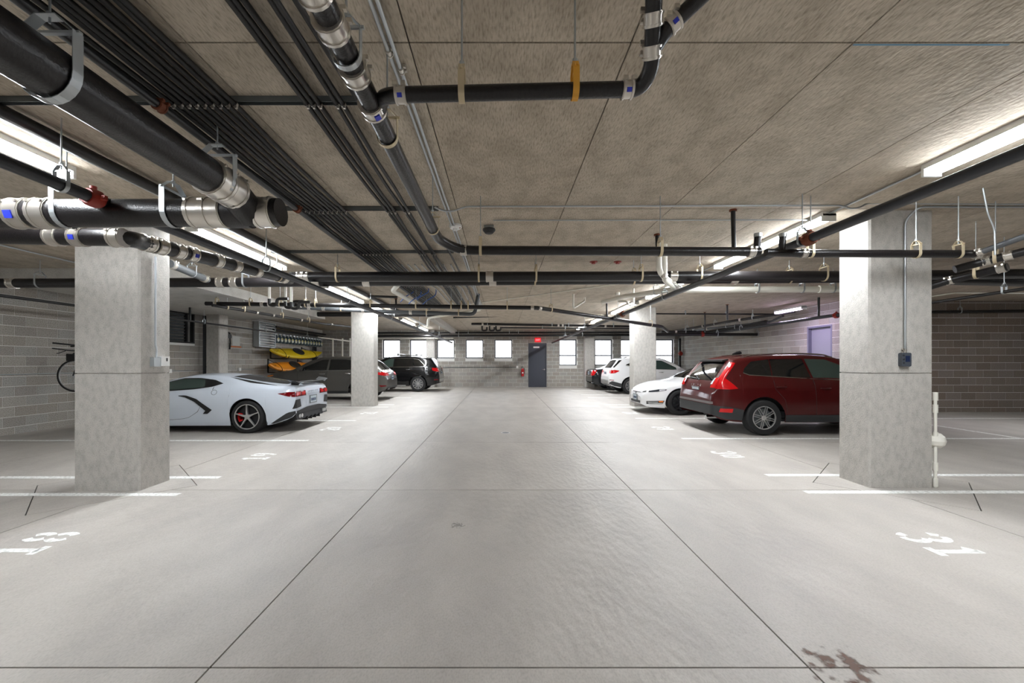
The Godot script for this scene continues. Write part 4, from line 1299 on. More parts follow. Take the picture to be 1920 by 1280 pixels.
func sports_coupe() -> void:
	var white := paint(Color(0.80, 0.83, 0.87), 0.3)
	var c := Car.new()
	c.L = 4.63; c.hw = 0.967
	c.wheels = [0.95, 3.67]; c.arch = 0.385; c.wy = 0.345
	c.rtop = 0.07; c.camber = 0.03
	c.hi = [[0, 0.80], [0.015, 0.90], [0.04, 0.97], [0.09, 1.0], [0.4, 1.015], [0.8, 1.06], [1.2, 1.13], [1.6, 1.205], [1.95, 1.235], [2.3, 1.232], [2.65, 1.17], [3.0, 1.04], [3.3, 0.90], [3.5, 0.85], [3.9, 0.78], [4.3, 0.65], [4.55, 0.5], [4.63, 0.42]]
	c.lo = [[0, 0.40], [0.06, 0.32], [0.3, 0.22], [0.55, 0.16], [1.5, 0.145], [4.2, 0.13], [4.63, 0.2]]
	c.prof = [[0.12, 0.89], [0.22, 0.93], [0.36, 0.955], [0.5, 0.985], [0.66, 1.0], [0.8, 0.985], [0.9, 0.945], [0.97, 0.87], [1.04, 0.775], [1.12, 0.69], [1.24, 0.57]]
	c.plan = [[0, 0.82], [0.05, 0.87], [0.2, 0.94], [0.5, 0.985], [0.95, 1.0], [1.5, 0.975], [2.2, 0.945], [3.0, 0.95], [3.67, 0.985], [4.1, 0.94], [4.45, 0.8], [4.63, 0.6]]
	var o := new_car("sports_coupe", "low white sports coupe with black rear wing beside the left column", -4.37, 9.58, -1, c, white)
	# side glass with dark surround
	side_pair(c, "window_surround", o, M.black, [Vector2(1.57, 1.03), Vector2(1.75, 0.965), Vector2(2.1, 0.915), Vector2(2.7, 0.872), Vector2(3.22, 0.845)], [Vector2(1.58, 1.035), Vector2(1.80, 1.105), Vector2(2.15, 1.145), Vector2(2.5, 1.14), Vector2(2.85, 1.045), Vector2(3.22, 0.86)], 0.004, 24, 6)
	side_pair(c, "door_window", o, M.glass_green, [Vector2(1.92, 0.96), Vector2(2.15, 0.935), Vector2(2.7, 0.893), Vector2(3.1, 0.87)], [Vector2(2.02, 1.105), Vector2(2.2, 1.13), Vector2(2.5, 1.118), Vector2(2.8, 1.04), Vector2(3.08, 0.905)], 0.008, 20, 6)
	obj("windscreen", patch(c, "top", [Vector2(2.5, -0.44), Vector2(2.5, 0.44)], [Vector2(3.28, -0.62), Vector2(3.28, 0.62)], 0.005, 1.0, 14, 10), M.glass, o)
	obj("engine_cover_glass", patch(c, "top", [Vector2(0.36, -0.42), Vector2(0.36, 0.42)], [Vector2(1.50, -0.50), Vector2(1.50, 0.50)], 0.006, 1.0, 14, 14), mat(Color(0.23, 0.23, 0.24), 0.12), o)
	for s in [-1.0, 1.0]:
		obj("cover_louvre", patch(c, "side", [Vector2(0.42, 0.985), Vector2(1.0, 1.045)], [Vector2(0.42, 0.988), Vector2(1.55, 1.165)], 0.006, s, 12, 3), M.black, o)
	# boomerang intake, creases and shut lines
	side_pair(c, "side_intake", o, M.black, [Vector2(2.40, 0.772), Vector2(2.27, 0.752), Vector2(2.06, 0.655), Vector2(1.835, 0.465)], [Vector2(2.40, 0.785), Vector2(2.25, 0.79), Vector2(2.02, 0.715), Vector2(1.69, 0.485)], 0.012, 14, 3)
	side_pair(c, "side_intake_tail", o, M.black, [Vector2(1.835, 0.465), Vector2(1.90, 0.40)], [Vector2(1.69, 0.485), Vector2(1.80, 0.40)], 0.012, 6, 3)
	side_pair(c, "sill_blade", o, white, [Vector2(1.42, 0.16), Vector2(3.25, 0.15)], [Vector2(1.42, 0.19), Vector2(2.3, 0.225), Vector2(3.25, 0.235)], 0.014)
	seam(c, o, [Vector2(1.72, 0.96), Vector2(1.71, 0.905)])
	seam(c, o, [Vector2(1.95, 0.545), Vector2(2.02, 0.44), Vector2(2.25, 0.30), Vector2(2.6, 0.27), Vector2(3.3, 0.26)])
	for s in [-1.0, 1.0]:
		var ring := []
		for k in 17:
			var a := TAU * k / 16
			ring.append(Vector3(1.66 + cos(a) * 0.06, 0.85 + sin(a) * 0.05, s * (c.half(1.66 + cos(a) * 0.06, 0.85 + sin(a) * 0.05) - 0.001)))
		obj("fuel_flap", MB.new().tube(ring, 0.004, 5), M.steel_gray, o)
	# rear
	end_pair(c, "tail_lamp", o, M.tail_dark, "rear", [Vector2(0.34, 0.745), Vector2(0.80, 0.745)], [Vector2(0.36, 0.86), Vector2(0.78, 0.86)], 0.008, 14, 5)
	end_pair(c, "tail_lamp_lens", o, M.tail, "rear", [Vector2(0.40, 0.765), Vector2(0.56, 0.765)], [Vector2(0.37, 0.835), Vector2(0.53, 0.835)], 0.013, 8, 4)
	end_pair(c, "tail_lamp_lens", o, M.tail, "rear", [Vector2(0.62, 0.765), Vector2(0.79, 0.765)], [Vector2(0.59, 0.835), Vector2(0.76, 0.835)], 0.013, 8, 4)
	end_pair(c, "reverse_lamp", o, M.lamp_clear, "rear", [Vector2(0.46, 0.84), Vector2(0.58, 0.84)], [Vector2(0.46, 0.855), Vector2(0.58, 0.855)], 0.014, 8, 2)
	side_pair(c, "tail_lamp_wrap", o, M.tail_dark, [Vector2(0.005, 0.745), Vector2(0.10, 0.755), Vector2(0.30, 0.815)], [Vector2(0.02, 0.855), Vector2(0.12, 0.855), Vector2(0.32, 0.825)], 0.006, 10, 4)
	obj("rear_panel", patch(c, "rear", [Vector2(-0.32, 0.52), Vector2(0.32, 0.52)], [Vector2(-0.30, 0.76), Vector2(0.30, 0.76)], 0.004, 1.0, 10, 4), white, o)
	end_pair(c, "corner_vent", o, M.black, "rear", [Vector2(0.56, 0.52), Vector2(0.835, 0.49)], [Vector2(0.61, 0.69), Vector2(0.80, 0.68)], 0.008, 8, 4)
	obj("diffuser", patch(c, "rear", [Vector2(-0.80, 0.385), Vector2(0.80, 0.385)], [Vector2(-0.80, 0.43), Vector2(-0.3, 0.49), Vector2(0.3, 0.49), Vector2(0.80, 0.43)], 0.012, 1.0, 20, 4), M.dark_trim, o)
	side_pair(c, "bumper_valance", o, M.dark_trim, [Vector2(0.005, 0.39), Vector2(0.08, 0.31), Vector2(0.42, 0.19)], [Vector2(0.005, 0.45), Vector2(0.14, 0.42), Vector2(0.48, 0.19)], 0.008, 10, 4)
	var b := MB.new()
	b.box(Vector3(0.16, 0.31, 0), Vector3(0.30, 0.18, 1.5), Basis(Vector3(0, 0, 1), -0.25))
	b.box(Vector3(0.14, 0.23, 0), Vector3(0.26, 0.03, 1.1), Basis(Vector3(0, 0, 1), -0.2))
	for z in [-0.3, -0.1, 0.1, 0.3]: b.box(Vector3(0.10, 0.24, z), Vector3(0.26, 0.08, 0.015))
	obj("lower_diffuser", b, M.black, o)
	for s in [-1, 1]:
		for e in [0, 1]:
			obj("exhaust_tip", MB.new().tube([Vector3(-0.015, 0.325, s * (0.53 + 0.10 * e)), Vector3(0.12, 0.325, s * (0.53 + 0.10 * e))], 0.042, 10), M.alloy, o)
	plate(o, Vector3(-0.012, 0.645, 0), -1)
	letters(o, "CORVETTE", Vector3(-0.006, 0.83, 0), 0.46, 1, M.steel_gray, 0.03)
	# rear wing
	b = MB.new()
	b.tube([Vector3(0.03, 1.04, -0.70), Vector3(0.03, 1.05, -0.3), Vector3(0.03, 1.05, 0.3), Vector3(0.03, 1.04, 0.70)], 0.012, 8)
	b.box(Vector3(0.10, 1.045, 0), Vector3(0.15, 0.014, 0.62), Basis(Vector3(0, 0, 1), 0.12))
	for s in [-1, 1]:
		b.box(Vector3(0.10, 1.07, s * 0.70), Vector3(0.22, 0.018, 0.20), Basis(Vector3(1, 0, 0), -s * 0.35) * Basis(Vector3(0, 0, 1), 0.2))
		b.box(Vector3(0.14, 1.015, s * 0.55), Vector3(0.16, 0.06, 0.02), Basis(Vector3(1, 0, 0), s * 0.4))
		b.box(Vector3(0.05, 1.055, s * 0.5), Vector3(0.05, 0.014, 0.30))
	obj("rear_wing", b, M.black, o)
	mirror(c, o, 2.95, 0.90, white)
	for s in [-1, 1]:
		wheel(o, 0.95, s * 0.945, 0.343, 0.30, 0.262, "five", M.alloy, M.caliper)
		wheel(o, 3.67, s * 0.945, 0.325, 0.25, 0.25, "five", M.alloy, M.caliper)
	# front lamps and intakes
	end_pair(c, "head_lamp", o, M.lamp_clear, "front", [Vector2(0.42, 0.55), Vector2(0.72, 0.60)], [Vector2(0.42, 0.60), Vector2(0.70, 0.66)], 0.006)
	obj("front_grille", patch(c, "front", [Vector2(-0.5, 0.24), Vector2(0.5, 0.24)], [Vector2(-0.45, 0.38), Vector2(0.45, 0.38)], 0.005, 1.0, 12, 4), M.black, o)

func white_sedan() -> void:
	var white := paint(Color(0.88, 0.88, 0.88), 0.3)
	var c := Car.new()
	c.L = 4.97; c.hw = 0.975
	c.wheels = [1.07, 4.03]; c.arch = 0.40; c.wy = 0.35
	c.rtop = 0.11; c.camber = 0.045
	c.hi = [[0, 0.86], [0.03, 1.0], [0.1, 1.07], [0.6, 1.14], [1.2, 1.34], [1.8, 1.43], [2.3, 1.44], [2.8, 1.38], [3.3, 1.20], [3.65, 1.03], [3.9, 0.97], [4.3, 0.91], [4.6, 0.83], [4.8, 0.74], [4.91, 0.65], [4.97, 0.52]]
	c.lo = [[0, 0.38], [0.15, 0.28], [0.5, 0.2], [3.0, 0.18], [4.5, 0.19], [4.85, 0.21], [4.97, 0.27]]
	c.prof = [[0.15, 0.9], [0.3, 0.96], [0.6, 1.0], [0.82, 0.985], [0.95, 0.94], [1.05, 0.86], [1.25, 0.74], [1.44, 0.63]]
	c.plan = [[0, 0.8], [0.06, 0.87], [0.3, 0.95], [0.9, 1.0], [4.0, 0.995], [4.35, 0.965], [4.62, 0.88], [4.8, 0.77], [4.92, 0.64], [4.97, 0.52]]
	var o := new_car("sedan", "white sedan parked nose-out beside the red wagon at right", 9.0, 12.4, -1, c, white)
	side_pair(c, "head_lamp", o, mat(Color(0.2, 0.21, 0.23), 0.08), [Vector2(4.42, 0.69), Vector2(4.62, 0.645), Vector2(4.84, 0.62)], [Vector2(4.40, 0.71), Vector2(4.60, 0.715), Vector2(4.82, 0.665)], 0.006)
	side_pair(c, "running_light", o, M.lamp_clear, [Vector2(4.46, 0.69), Vector2(4.60, 0.66)], [Vector2(4.45, 0.705), Vector2(4.59, 0.705)], 0.012, 6, 2)
	end_pair(c, "head_lamp_inner", o, mat(Color(0.2, 0.21, 0.23), 0.08), "front", [Vector2(0.46, 0.605), Vector2(0.62, 0.62)], [Vector2(0.46, 0.625), Vector2(0.62, 0.665)], 0.006)
	obj("lower_grille", patch(c, "front", [Vector2(-0.42, 0.285), Vector2(0.42, 0.285)], [Vector2(-0.42, 0.36), Vector2(0.42, 0.36)], 0.006, 1.0, 16, 3), M.black, o)
	obj("nose_slot", patch(c, "front", [Vector2(-0.34, 0.585), Vector2(0.34, 0.585)], [Vector2(-0.34, 0.60), Vector2(0.34, 0.60)], 0.006, 1.0, 14, 2), M.dark_trim, o)
	var b := MB.new()
	var ex := c.from_end(0.56, 0, true) + 0.008
	b.box(Vector3(ex, 0.595, 0), Vector3(0.012, 0.016, 0.11))
	b.prism(PackedVector2Array([Vector2(-0.014, 0.0), Vector2(0.014, 0.0), Vector2(0.003, 0.09), Vector2(-0.003, 0.09)]), Transform3D(Basis(Vector3(0, 0, 1), Vector3(1, 0, 0), Vector3(0, -1, 0)), Vector3(ex - 0.006, 0.585, 0)), 0.012)
	obj("nose_emblem", b, M.dark_trim, o)
	side_pair(c, "fog_recess", o, M.dark_trim, [Vector2(4.50, 0.30), Vector2(4.88, 0.285)], [Vector2(4.46, 0.40), Vector2(4.88, 0.37)], 0.006)
	side_pair(c, "fog_lamp", o, M.amber, [Vector2(4.50, 0.355), Vector2(4.60, 0.35)], [Vector2(4.49, 0.39), Vector2(4.60, 0.385)], 0.012, 6, 3)
	side_pair(c, "fog_blade", o, M.chrome, [Vector2(4.50, 0.31), Vector2(4.84, 0.30)], [Vector2(4.50, 0.325), Vector2(4.84, 0.315)], 0.014, 8, 2)
	side_pair(c, "fog_blade", o, M.alloy, [Vector2(4.62, 0.345), Vector2(4.86, 0.335)], [Vector2(4.62, 0.36), Vector2(4.86, 0.35)], 0.014, 8, 2)
	plate(o, Vector3(4.985, 0.44, 0.0), 1)
	side_pair(c, "front_door_window", o, M.glass, [Vector2(2.45, 1.0), Vector2(3.5, 0.985)], [Vector2(2.45, 1.30), Vector2(2.8, 1.28), Vector2(3.48, 1.0)])
	side_pair(c, "rear_door_window", o, M.glass, [Vector2(1.3, 1.05), Vector2(2.4, 1.0)], [Vector2(1.35, 1.15), Vector2(1.7, 1.27), Vector2(2.4, 1.305)])
	obj("windscreen", patch(c, "top", [Vector2(2.75, -0.52), Vector2(2.75, 0.52)], [Vector2(3.68, -0.70), Vector2(3.68, 0.70)], 0.005, 1.0, 16, 10), M.glass, o)
	obj("rear_window", patch(c, "top", [Vector2(0.5, -0.55), Vector2(0.5, 0.55)], [Vector2(1.3, -0.5), Vector2(1.3, 0.5)], 0.005, 1.0, 14, 8), M.glass, o)
	end_pair(c, "tail_lamp", o, M.tail, "rear", [Vector2(0.45, 0.8), Vector2(0.78, 0.8)], [Vector2(0.45, 0.9), Vector2(0.76, 0.9)], 0.006)
	seam(c, o, [Vector2(3.45, 0.98), Vector2(3.5, 0.6), Vector2(3.5, 0.25)])
	mirror(c, o, 3.25, 1.0, white)
	for s in [-1, 1]:
		wheel(o, 1.07, s * 0.955, 0.35, 0.24, 0.245, "many", M.dark_alloy)
		wheel(o, 4.03, s * 0.955, 0.35, 0.24, 0.245, "many", M.dark_alloy)

func grey_wagon() -> void:
	var grey := paint(Color(0.37, 0.36, 0.345), 0.4, 0.5)
	var c := suv(4.89, 0.945)
	c.wheels = [1.0, 3.79]; c.arch = 0.435; c.wy = 0.365
	c.hi = [[0, 0.82], [0.03, 0.92], [0.08, 1.04], [0.16, 1.12], [0.35, 1.27], [0.62, 1.50], [0.75, 1.57], [1.2, 1.65], [1.9, 1.69], [2.4, 1.67], [2.9, 1.55], [3.4, 1.30], [3.65, 1.18], [4.1, 1.12], [4.5, 1.02], [4.8, 0.86], [4.89, 0.7]]
	c.lo = [[0, 0.45], [0.12, 0.36], [0.5, 0.27], [4.4, 0.25], [4.89, 0.34]]
	var o := new_car("station_wagon", "grey-bronze wagon behind the second left column, kayaks beyond its bonnet", -4.36, 16.55, -1, c, grey)
	side_pair(c, "front_door_window", o, M.glass, [Vector2(2.28, 1.13), Vector2(3.35, 1.13)], [Vector2(2.24, 1.545), Vector2(2.5, 1.53), Vector2(3.28, 1.19)])
	side_pair(c, "rear_door_window", o, M.glass, [Vector2(1.25, 1.16), Vector2(2.2, 1.13)], [Vector2(1.25, 1.50), Vector2(1.6, 1.55), Vector2(2.17, 1.55)])
	side_pair(c, "rear_quarter_window", o, M.glass, [Vector2(0.72, 1.26), Vector2(1.22, 1.17)], [Vector2(0.78, 1.32), Vector2(1.22, 1.49)])
	side_pair(c, "window_trim", o, M.chrome, [Vector2(0.72, 1.235), Vector2(1.3, 1.14), Vector2(3.38, 1.11)], [Vector2(0.72, 1.25), Vector2(1.3, 1.155), Vector2(3.38, 1.125)], 0.008, 20, 1)
	obj("rear_window", patch(c, "rear", [Vector2(-0.58, 1.16), Vector2(0.58, 1.16)], [Vector2(-0.48, 1.48), Vector2(0.48, 1.48)], 0.005, 1.0, 14, 8), M.glass, o)
	obj("windscreen", patch(c, "top", [Vector2(2.55, -0.55), Vector2(2.55, 0.55)], [Vector2(3.55, -0.66), Vector2(3.55, 0.66)], 0.005, 1.0, 14, 8), M.glass, o)
	end_pair(c, "tail_lamp", o, M.tail, "rear", [Vector2(0.40, 0.93), Vector2(0.80, 0.93)], [Vector2(0.42, 1.03), Vector2(0.78, 1.06)], 0.008)
	side_pair(c, "tail_lamp", o, M.tail, [Vector2(0.04, 0.92), Vector2(0.45, 1.0)], [Vector2(0.10, 1.07), Vector2(0.48, 1.06)], 0.008)
	side_pair(c, "reflector", o, M.tail_dark, [Vector2(0.02, 0.53), Vector2(0.2, 0.5)], [Vector2(0.03, 0.56), Vector2(0.28, 0.58)], 0.01)
	obj("bumper_lower", patch(c, "rear", [Vector2(-0.78, 0.45), Vector2(0.78, 0.45)], [Vector2(-0.78, 0.50), Vector2(0.78, 0.50)], 0.012, 1.0, 18, 3), M.dark_trim, o)
	side_pair(c, "sill_cladding", o, M.dark_trim, [Vector2(1.44, 0.27), Vector2(3.35, 0.255)], [Vector2(1.44, 0.36), Vector2(3.35, 0.36)], 0.01)
	side_pair(c, "marker_lamp", o, M.amber, [Vector2(4.3, 0.93), Vector2(4.55, 0.88)], [Vector2(4.28, 0.965), Vector2(4.55, 0.93)], 0.008, 8, 2)
	plate(o, Vector3(-0.005, 0.84, 0), -1, 0.0)
	handles(c, o, [Vector2(1.45, 1.02), Vector2(2.42, 1.0)], M.chrome)
	seam(c, o, [Vector2(2.24, 1.13), Vector2(2.26, 0.4)])
	seam(c, o, [Vector2(1.24, 1.16), Vector2(1.25, 0.95), Vector2(1.46, 0.7), Vector2(1.5, 0.4)])
	seam(c, o, [Vector2(3.36, 1.1), Vector2(3.32, 0.4)])
	mirror(c, o, 3.22, 1.14, grey)
	for s in [-1, 1]:
		wheel(o, 1.0, s * 0.935, 0.37, 0.235, 0.25, "ten", M.alloy)
		wheel(o, 3.79, s * 0.935, 0.37, 0.235, 0.25, "ten", M.alloy)
		obj("exhaust_trim", MB.new().box(Vector3(0.05, 0.42, s * 0.55), Vector3(0.12, 0.05, 0.2)), M.chrome, o)

func black_wagon() -> void:
	var black := paint(Color(0.055, 0.055, 0.06), 0.3)
	var c := suv(4.89, 0.965)
	c.wheels = [1.02, 3.95]; c.arch = 0.44; c.wy = 0.37
	c.hi = [[0, 0.80], [0.03, 0.95], [0.08, 1.12], [0.14, 1.22], [0.30, 1.47], [0.42, 1.63], [0.5, 1.66], [1.0, 1.71], [1.8, 1.74], [2.4, 1.71], [2.9, 1.56], [3.3, 1.32], [3.55, 1.18], [4.0, 1.14], [4.5, 1.05], [4.8, 0.88], [4.89, 0.7]]
	c.lo = [[0, 0.45], [0.12, 0.38], [0.5, 0.28], [4.4, 0.26], [4.89, 0.34]]
	var o := new_car("station_wagon", "black wagon with roof rails parked by the back windows at left", -3.02, 20.95, -1, c, black)
	side_pair(c, "front_door_window", o, M.glass_green, [Vector2(2.25, 1.2), Vector2(3.2, 1.18)], [Vector2(2.22, 1.60), Vector2(2.45, 1.59), Vector2(3.12, 1.24)])
	side_pair(c, "rear_door_window", o, M.glass, [Vector2(1.27, 1.215), Vector2(2.17, 1.2)], [Vector2(1.33, 1.60), Vector2(2.14, 1.605)])
	side_pair(c, "rear_quarter_window", o, M.glass, [Vector2(0.72, 1.27), Vector2(0.80, 1.225), Vector2(1.23, 1.215)], [Vector2(0.75, 1.31), Vector2(1.0, 1.55), Vector2(1.28, 1.595)])
	side_pair(c, "window_trim", o, M.chrome, [Vector2(0.68, 1.24), Vector2(0.8, 1.195), Vector2(3.25, 1.165)], [Vector2(0.70, 1.275), Vector2(0.8, 1.215), Vector2(3.25, 1.18)], 0.01, 20, 1)
	side_pair(c, "window_trim", o, M.chrome, [Vector2(0.68, 1.26), Vector2(1.0, 1.565), Vector2(1.35, 1.62), Vector2(2.4, 1.62)], [Vector2(0.71, 1.26), Vector2(1.02, 1.55), Vector2(1.35, 1.608), Vector2(2.4, 1.608)], 0.01, 20, 1)
	obj("rear_window", patch(c, "rear", [Vector2(-0.6, 1.22), Vector2(0.6, 1.22)], [Vector2(-0.5, 1.58), Vector2(0.5, 1.58)], 0.005, 1.0, 14, 8), M.glass, o)
	obj("windscreen", patch(c, "top", [Vector2(2.55, -0.55), Vector2(2.55, 0.55)], [Vector2(3.45, -0.66), Vector2(3.45, 0.66)], 0.005, 1.0, 14, 8), M.glass, o)
	end_pair(c, "tail_lamp", o, M.tail, "rear", [Vector2(0.42, 0.98), Vector2(0.82, 0.96)], [Vector2(0.45, 1.11), Vector2(0.8, 1.14)], 0.01)
	side_pair(c, "tail_lamp", o, M.tail, [Vector2(0.03, 0.95), Vector2(0.32, 1.02)], [Vector2(0.08, 1.14), Vector2(0.36, 1.15)], 0.01)
	side_pair(c, "reflector", o, M.tail_dark, [Vector2(0.04, 0.56), Vector2(0.24, 0.55)], [Vector2(0.05, 0.60), Vector2(0.24, 0.6)], 0.012)
	obj("bumper_trim", patch(c, "rear", [Vector2(-0.78, 0.47), Vector2(0.78, 0.47)], [Vector2(-0.78, 0.60), Vector2(0.78, 0.60)], 0.014, 1.0, 18, 3), M.alloy, o)
	side_pair(c, "sill_step", o, M.alloy, [Vector2(1.6, 0.285), Vector2(3.3, 0.275)], [Vector2(1.6, 0.32), Vector2(3.3, 0.32)], 0.03)
	plate(o, Vector3(0.01, 0.9, 0), -1, 0.12)
	handles(c, o, [Vector2(1.5, 1.07), Vector2(2.42, 1.06)], M.chrome)
	seam(c, o, [Vector2(2.21, 1.2), Vector2(2.2, 0.4)])
	for s in [-1, 1]:
		var rail := []
		for k in 12: rail.append(Vector3(0.7 + 0.17 * k, c.edge(0.7 + 0.17 * k) + (0.06 if k > 0 and k < 11 else 0.0), s * (c.half(0.7 + 0.17 * k, c.edge(0.7 + 0.17 * k)) - 0.03)))
		obj("roof_rail", MB.new().tube(rail, 0.016, 8), M.chrome, o)
		for x in [1.15, 2.05]:
			obj("rack_foot", MB.new().box(Vector3(x, c.edge(x) + 0.10, s * 0.6), Vector3(0.12, 0.08, 0.08)), M.alloy, o)
		wheel(o, 1.02, s * 0.955, 0.375, 0.25, 0.25, "many", M.alloy)
		wheel(o, 3.95, s * 0.955, 0.375, 0.25, 0.25, "many", M.alloy)
	for x in [1.15, 2.05]:
		obj("roof_bar", MB.new().box(Vector3(x, c.edge(x) + 0.135, 0), Vector3(0.07, 0.025, 1.3)), M.alloy, o)
	mirror(c, o, 3.05, 1.2, black)
	obj("exhaust", MB.new().tube([Vector3(0.0, 0.44, 0.6), Vector3(0.2, 0.44, 0.6)], 0.05, 10), M.chrome, o)

func white_wagon() -> void:
	var white := paint(Color(0.86, 0.86, 0.86), 0.3)
	var c := suv(4.67, 0.925)
	c.wheels = [0.95, 3.70]; c.arch = 0.43; c.wy = 0.36
	c.hi = [[0, 0.78], [0.03, 0.93], [0.08, 1.10], [0.14, 1.19], [0.32, 1.42], [0.45, 1.58], [0.52, 1.61], [1.0, 1.65], [1.8, 1.67], [2.4, 1.63], [2.9, 1.45], [3.3, 1.21], [3.5, 1.10], [4.0, 1.04], [4.4, 0.94], [4.62, 0.75], [4.67, 0.62]]
	c.lo = [[0, 0.44], [0.12, 0.36], [0.5, 0.27], [4.2, 0.25], [4.67, 0.34]]
	var o := new_car("station_wagon", "white wagon parked behind the second right column, rear to the aisle", 4.88, 19.5, 1, c, white)
	side_pair(c, "front_door_window", o, M.glass_green, [Vector2(2.1, 1.12), Vector2(3.15, 1.1)], [Vector2(2.08, 1.52), Vector2(2.4, 1.5), Vector2(3.05, 1.17)])
	side_pair(c, "rear_door_window", o, M.glass, [Vector2(1.2, 1.15), Vector2(2.03, 1.12)], [Vector2(1.25, 1.5), Vector2(2.0, 1.525)])
	side_pair(c, "rear_quarter_window", o, M.glass, [Vector2(0.75, 1.3), Vector2(1.15, 1.2)], [Vector2(0.8, 1.34), Vector2(1.18, 1.47)])
	side_pair(c, "window_trim", o, M.chrome, [Vector2(0.75, 1.27), Vector2(1.2, 1.13), Vector2(3.2, 1.08)], [Vector2(0.75, 1.285), Vector2(1.2, 1.145), Vector2(3.2, 1.095)], 0.008, 20, 1)
	obj("rear_window", patch(c, "rear", [Vector2(-0.58, 1.17), Vector2(0.58, 1.17)], [Vector2(-0.5, 1.52), Vector2(0.5, 1.52)], 0.006, 1.0, 14, 8), M.glass, o)
	side_pair(c, "rear_pillar_glass", o, M.glass, [Vector2(0.17, 1.19), Vector2(0.24, 1.19)], [Vector2(0.46, 1.52), Vector2(0.6, 1.53)], 0.006, 4, 10)
	obj("windscreen", patch(c, "top", [Vector2(2.5, -0.55), Vector2(2.5, 0.55)], [Vector2(3.4, -0.64), Vector2(3.4, 0.64)], 0.005, 1.0, 14, 8), M.glass, o)
	end_pair(c, "tail_lamp", o, M.tail, "rear", [Vector2(0.42, 0.96), Vector2(0.78, 0.93)], [Vector2(0.46, 1.05), Vector2(0.76, 1.07)], 0.01)
	side_pair(c, "tail_lamp", o, M.tail, [Vector2(0.03, 0.92), Vector2(0.25, 0.94), Vector2(0.42, 1.02)], [Vector2(0.08, 1.07), Vector2(0.28, 1.08), Vector2(0.44, 1.05)], 0.01)
	side_pair(c, "bumper_cladding", o, M.dark_trim, [Vector2(0.01, 0.44), Vector2(0.2, 0.36), Vector2(0.51, 0.3)], [Vector2(0.01, 0.52), Vector2(0.12, 0.58), Vector2(0.52, 0.47)], 0.012)
	obj("skid_plate", patch(c, "rear", [Vector2(-0.78, 0.445), Vector2(0.78, 0.445)], [Vector2(-0.78, 0.60), Vector2(0.78, 0.60)], 0.014, 1.0, 18, 3), M.alloy, o)
	side_pair(c, "reflector", o, M.tail_dark, [Vector2(0.02, 0.62), Vector2(0.2, 0.6)], [Vector2(0.02, 0.645), Vector2(0.2, 0.625)], 0.012)
	plate(o, Vector3(0.02, 0.93, 0), -1, 0.12)
	handles(c, o, [Vector2(1.4, 1.0), Vector2(2.3, 0.98)], M.chrome)
	mirror(c, o, 3.05, 1.1, white)
	for s in [-1, 1]:
		var rail := []
		for k in 11: rail.append(Vector3(0.7 + 0.17 * k, c.edge(0.7 + 0.17 * k) + (0.055 if k > 0 and k < 10 else 0.0), s * (c.half(0.7 + 0.17 * k, c.edge(0.7 + 0.17 * k)) - 0.03)))
		obj("roof_rail", MB.new().tube(rail, 0.016, 8), M.chrome, o)
		wheel(o, 0.95, s * 0.915, 0.36, 0.235, 0.24, "ten", M.alloy)
		wheel(o, 3.70, s * 0.915, 0.36, 0.235, 0.24, "ten", M.alloy)
	obj("exhaust", MB.new().tube([Vector3(0.0, 0.40, 0.55), Vector3(0.2, 0.40, 0.55)], 0.045, 10), M.chrome, o)

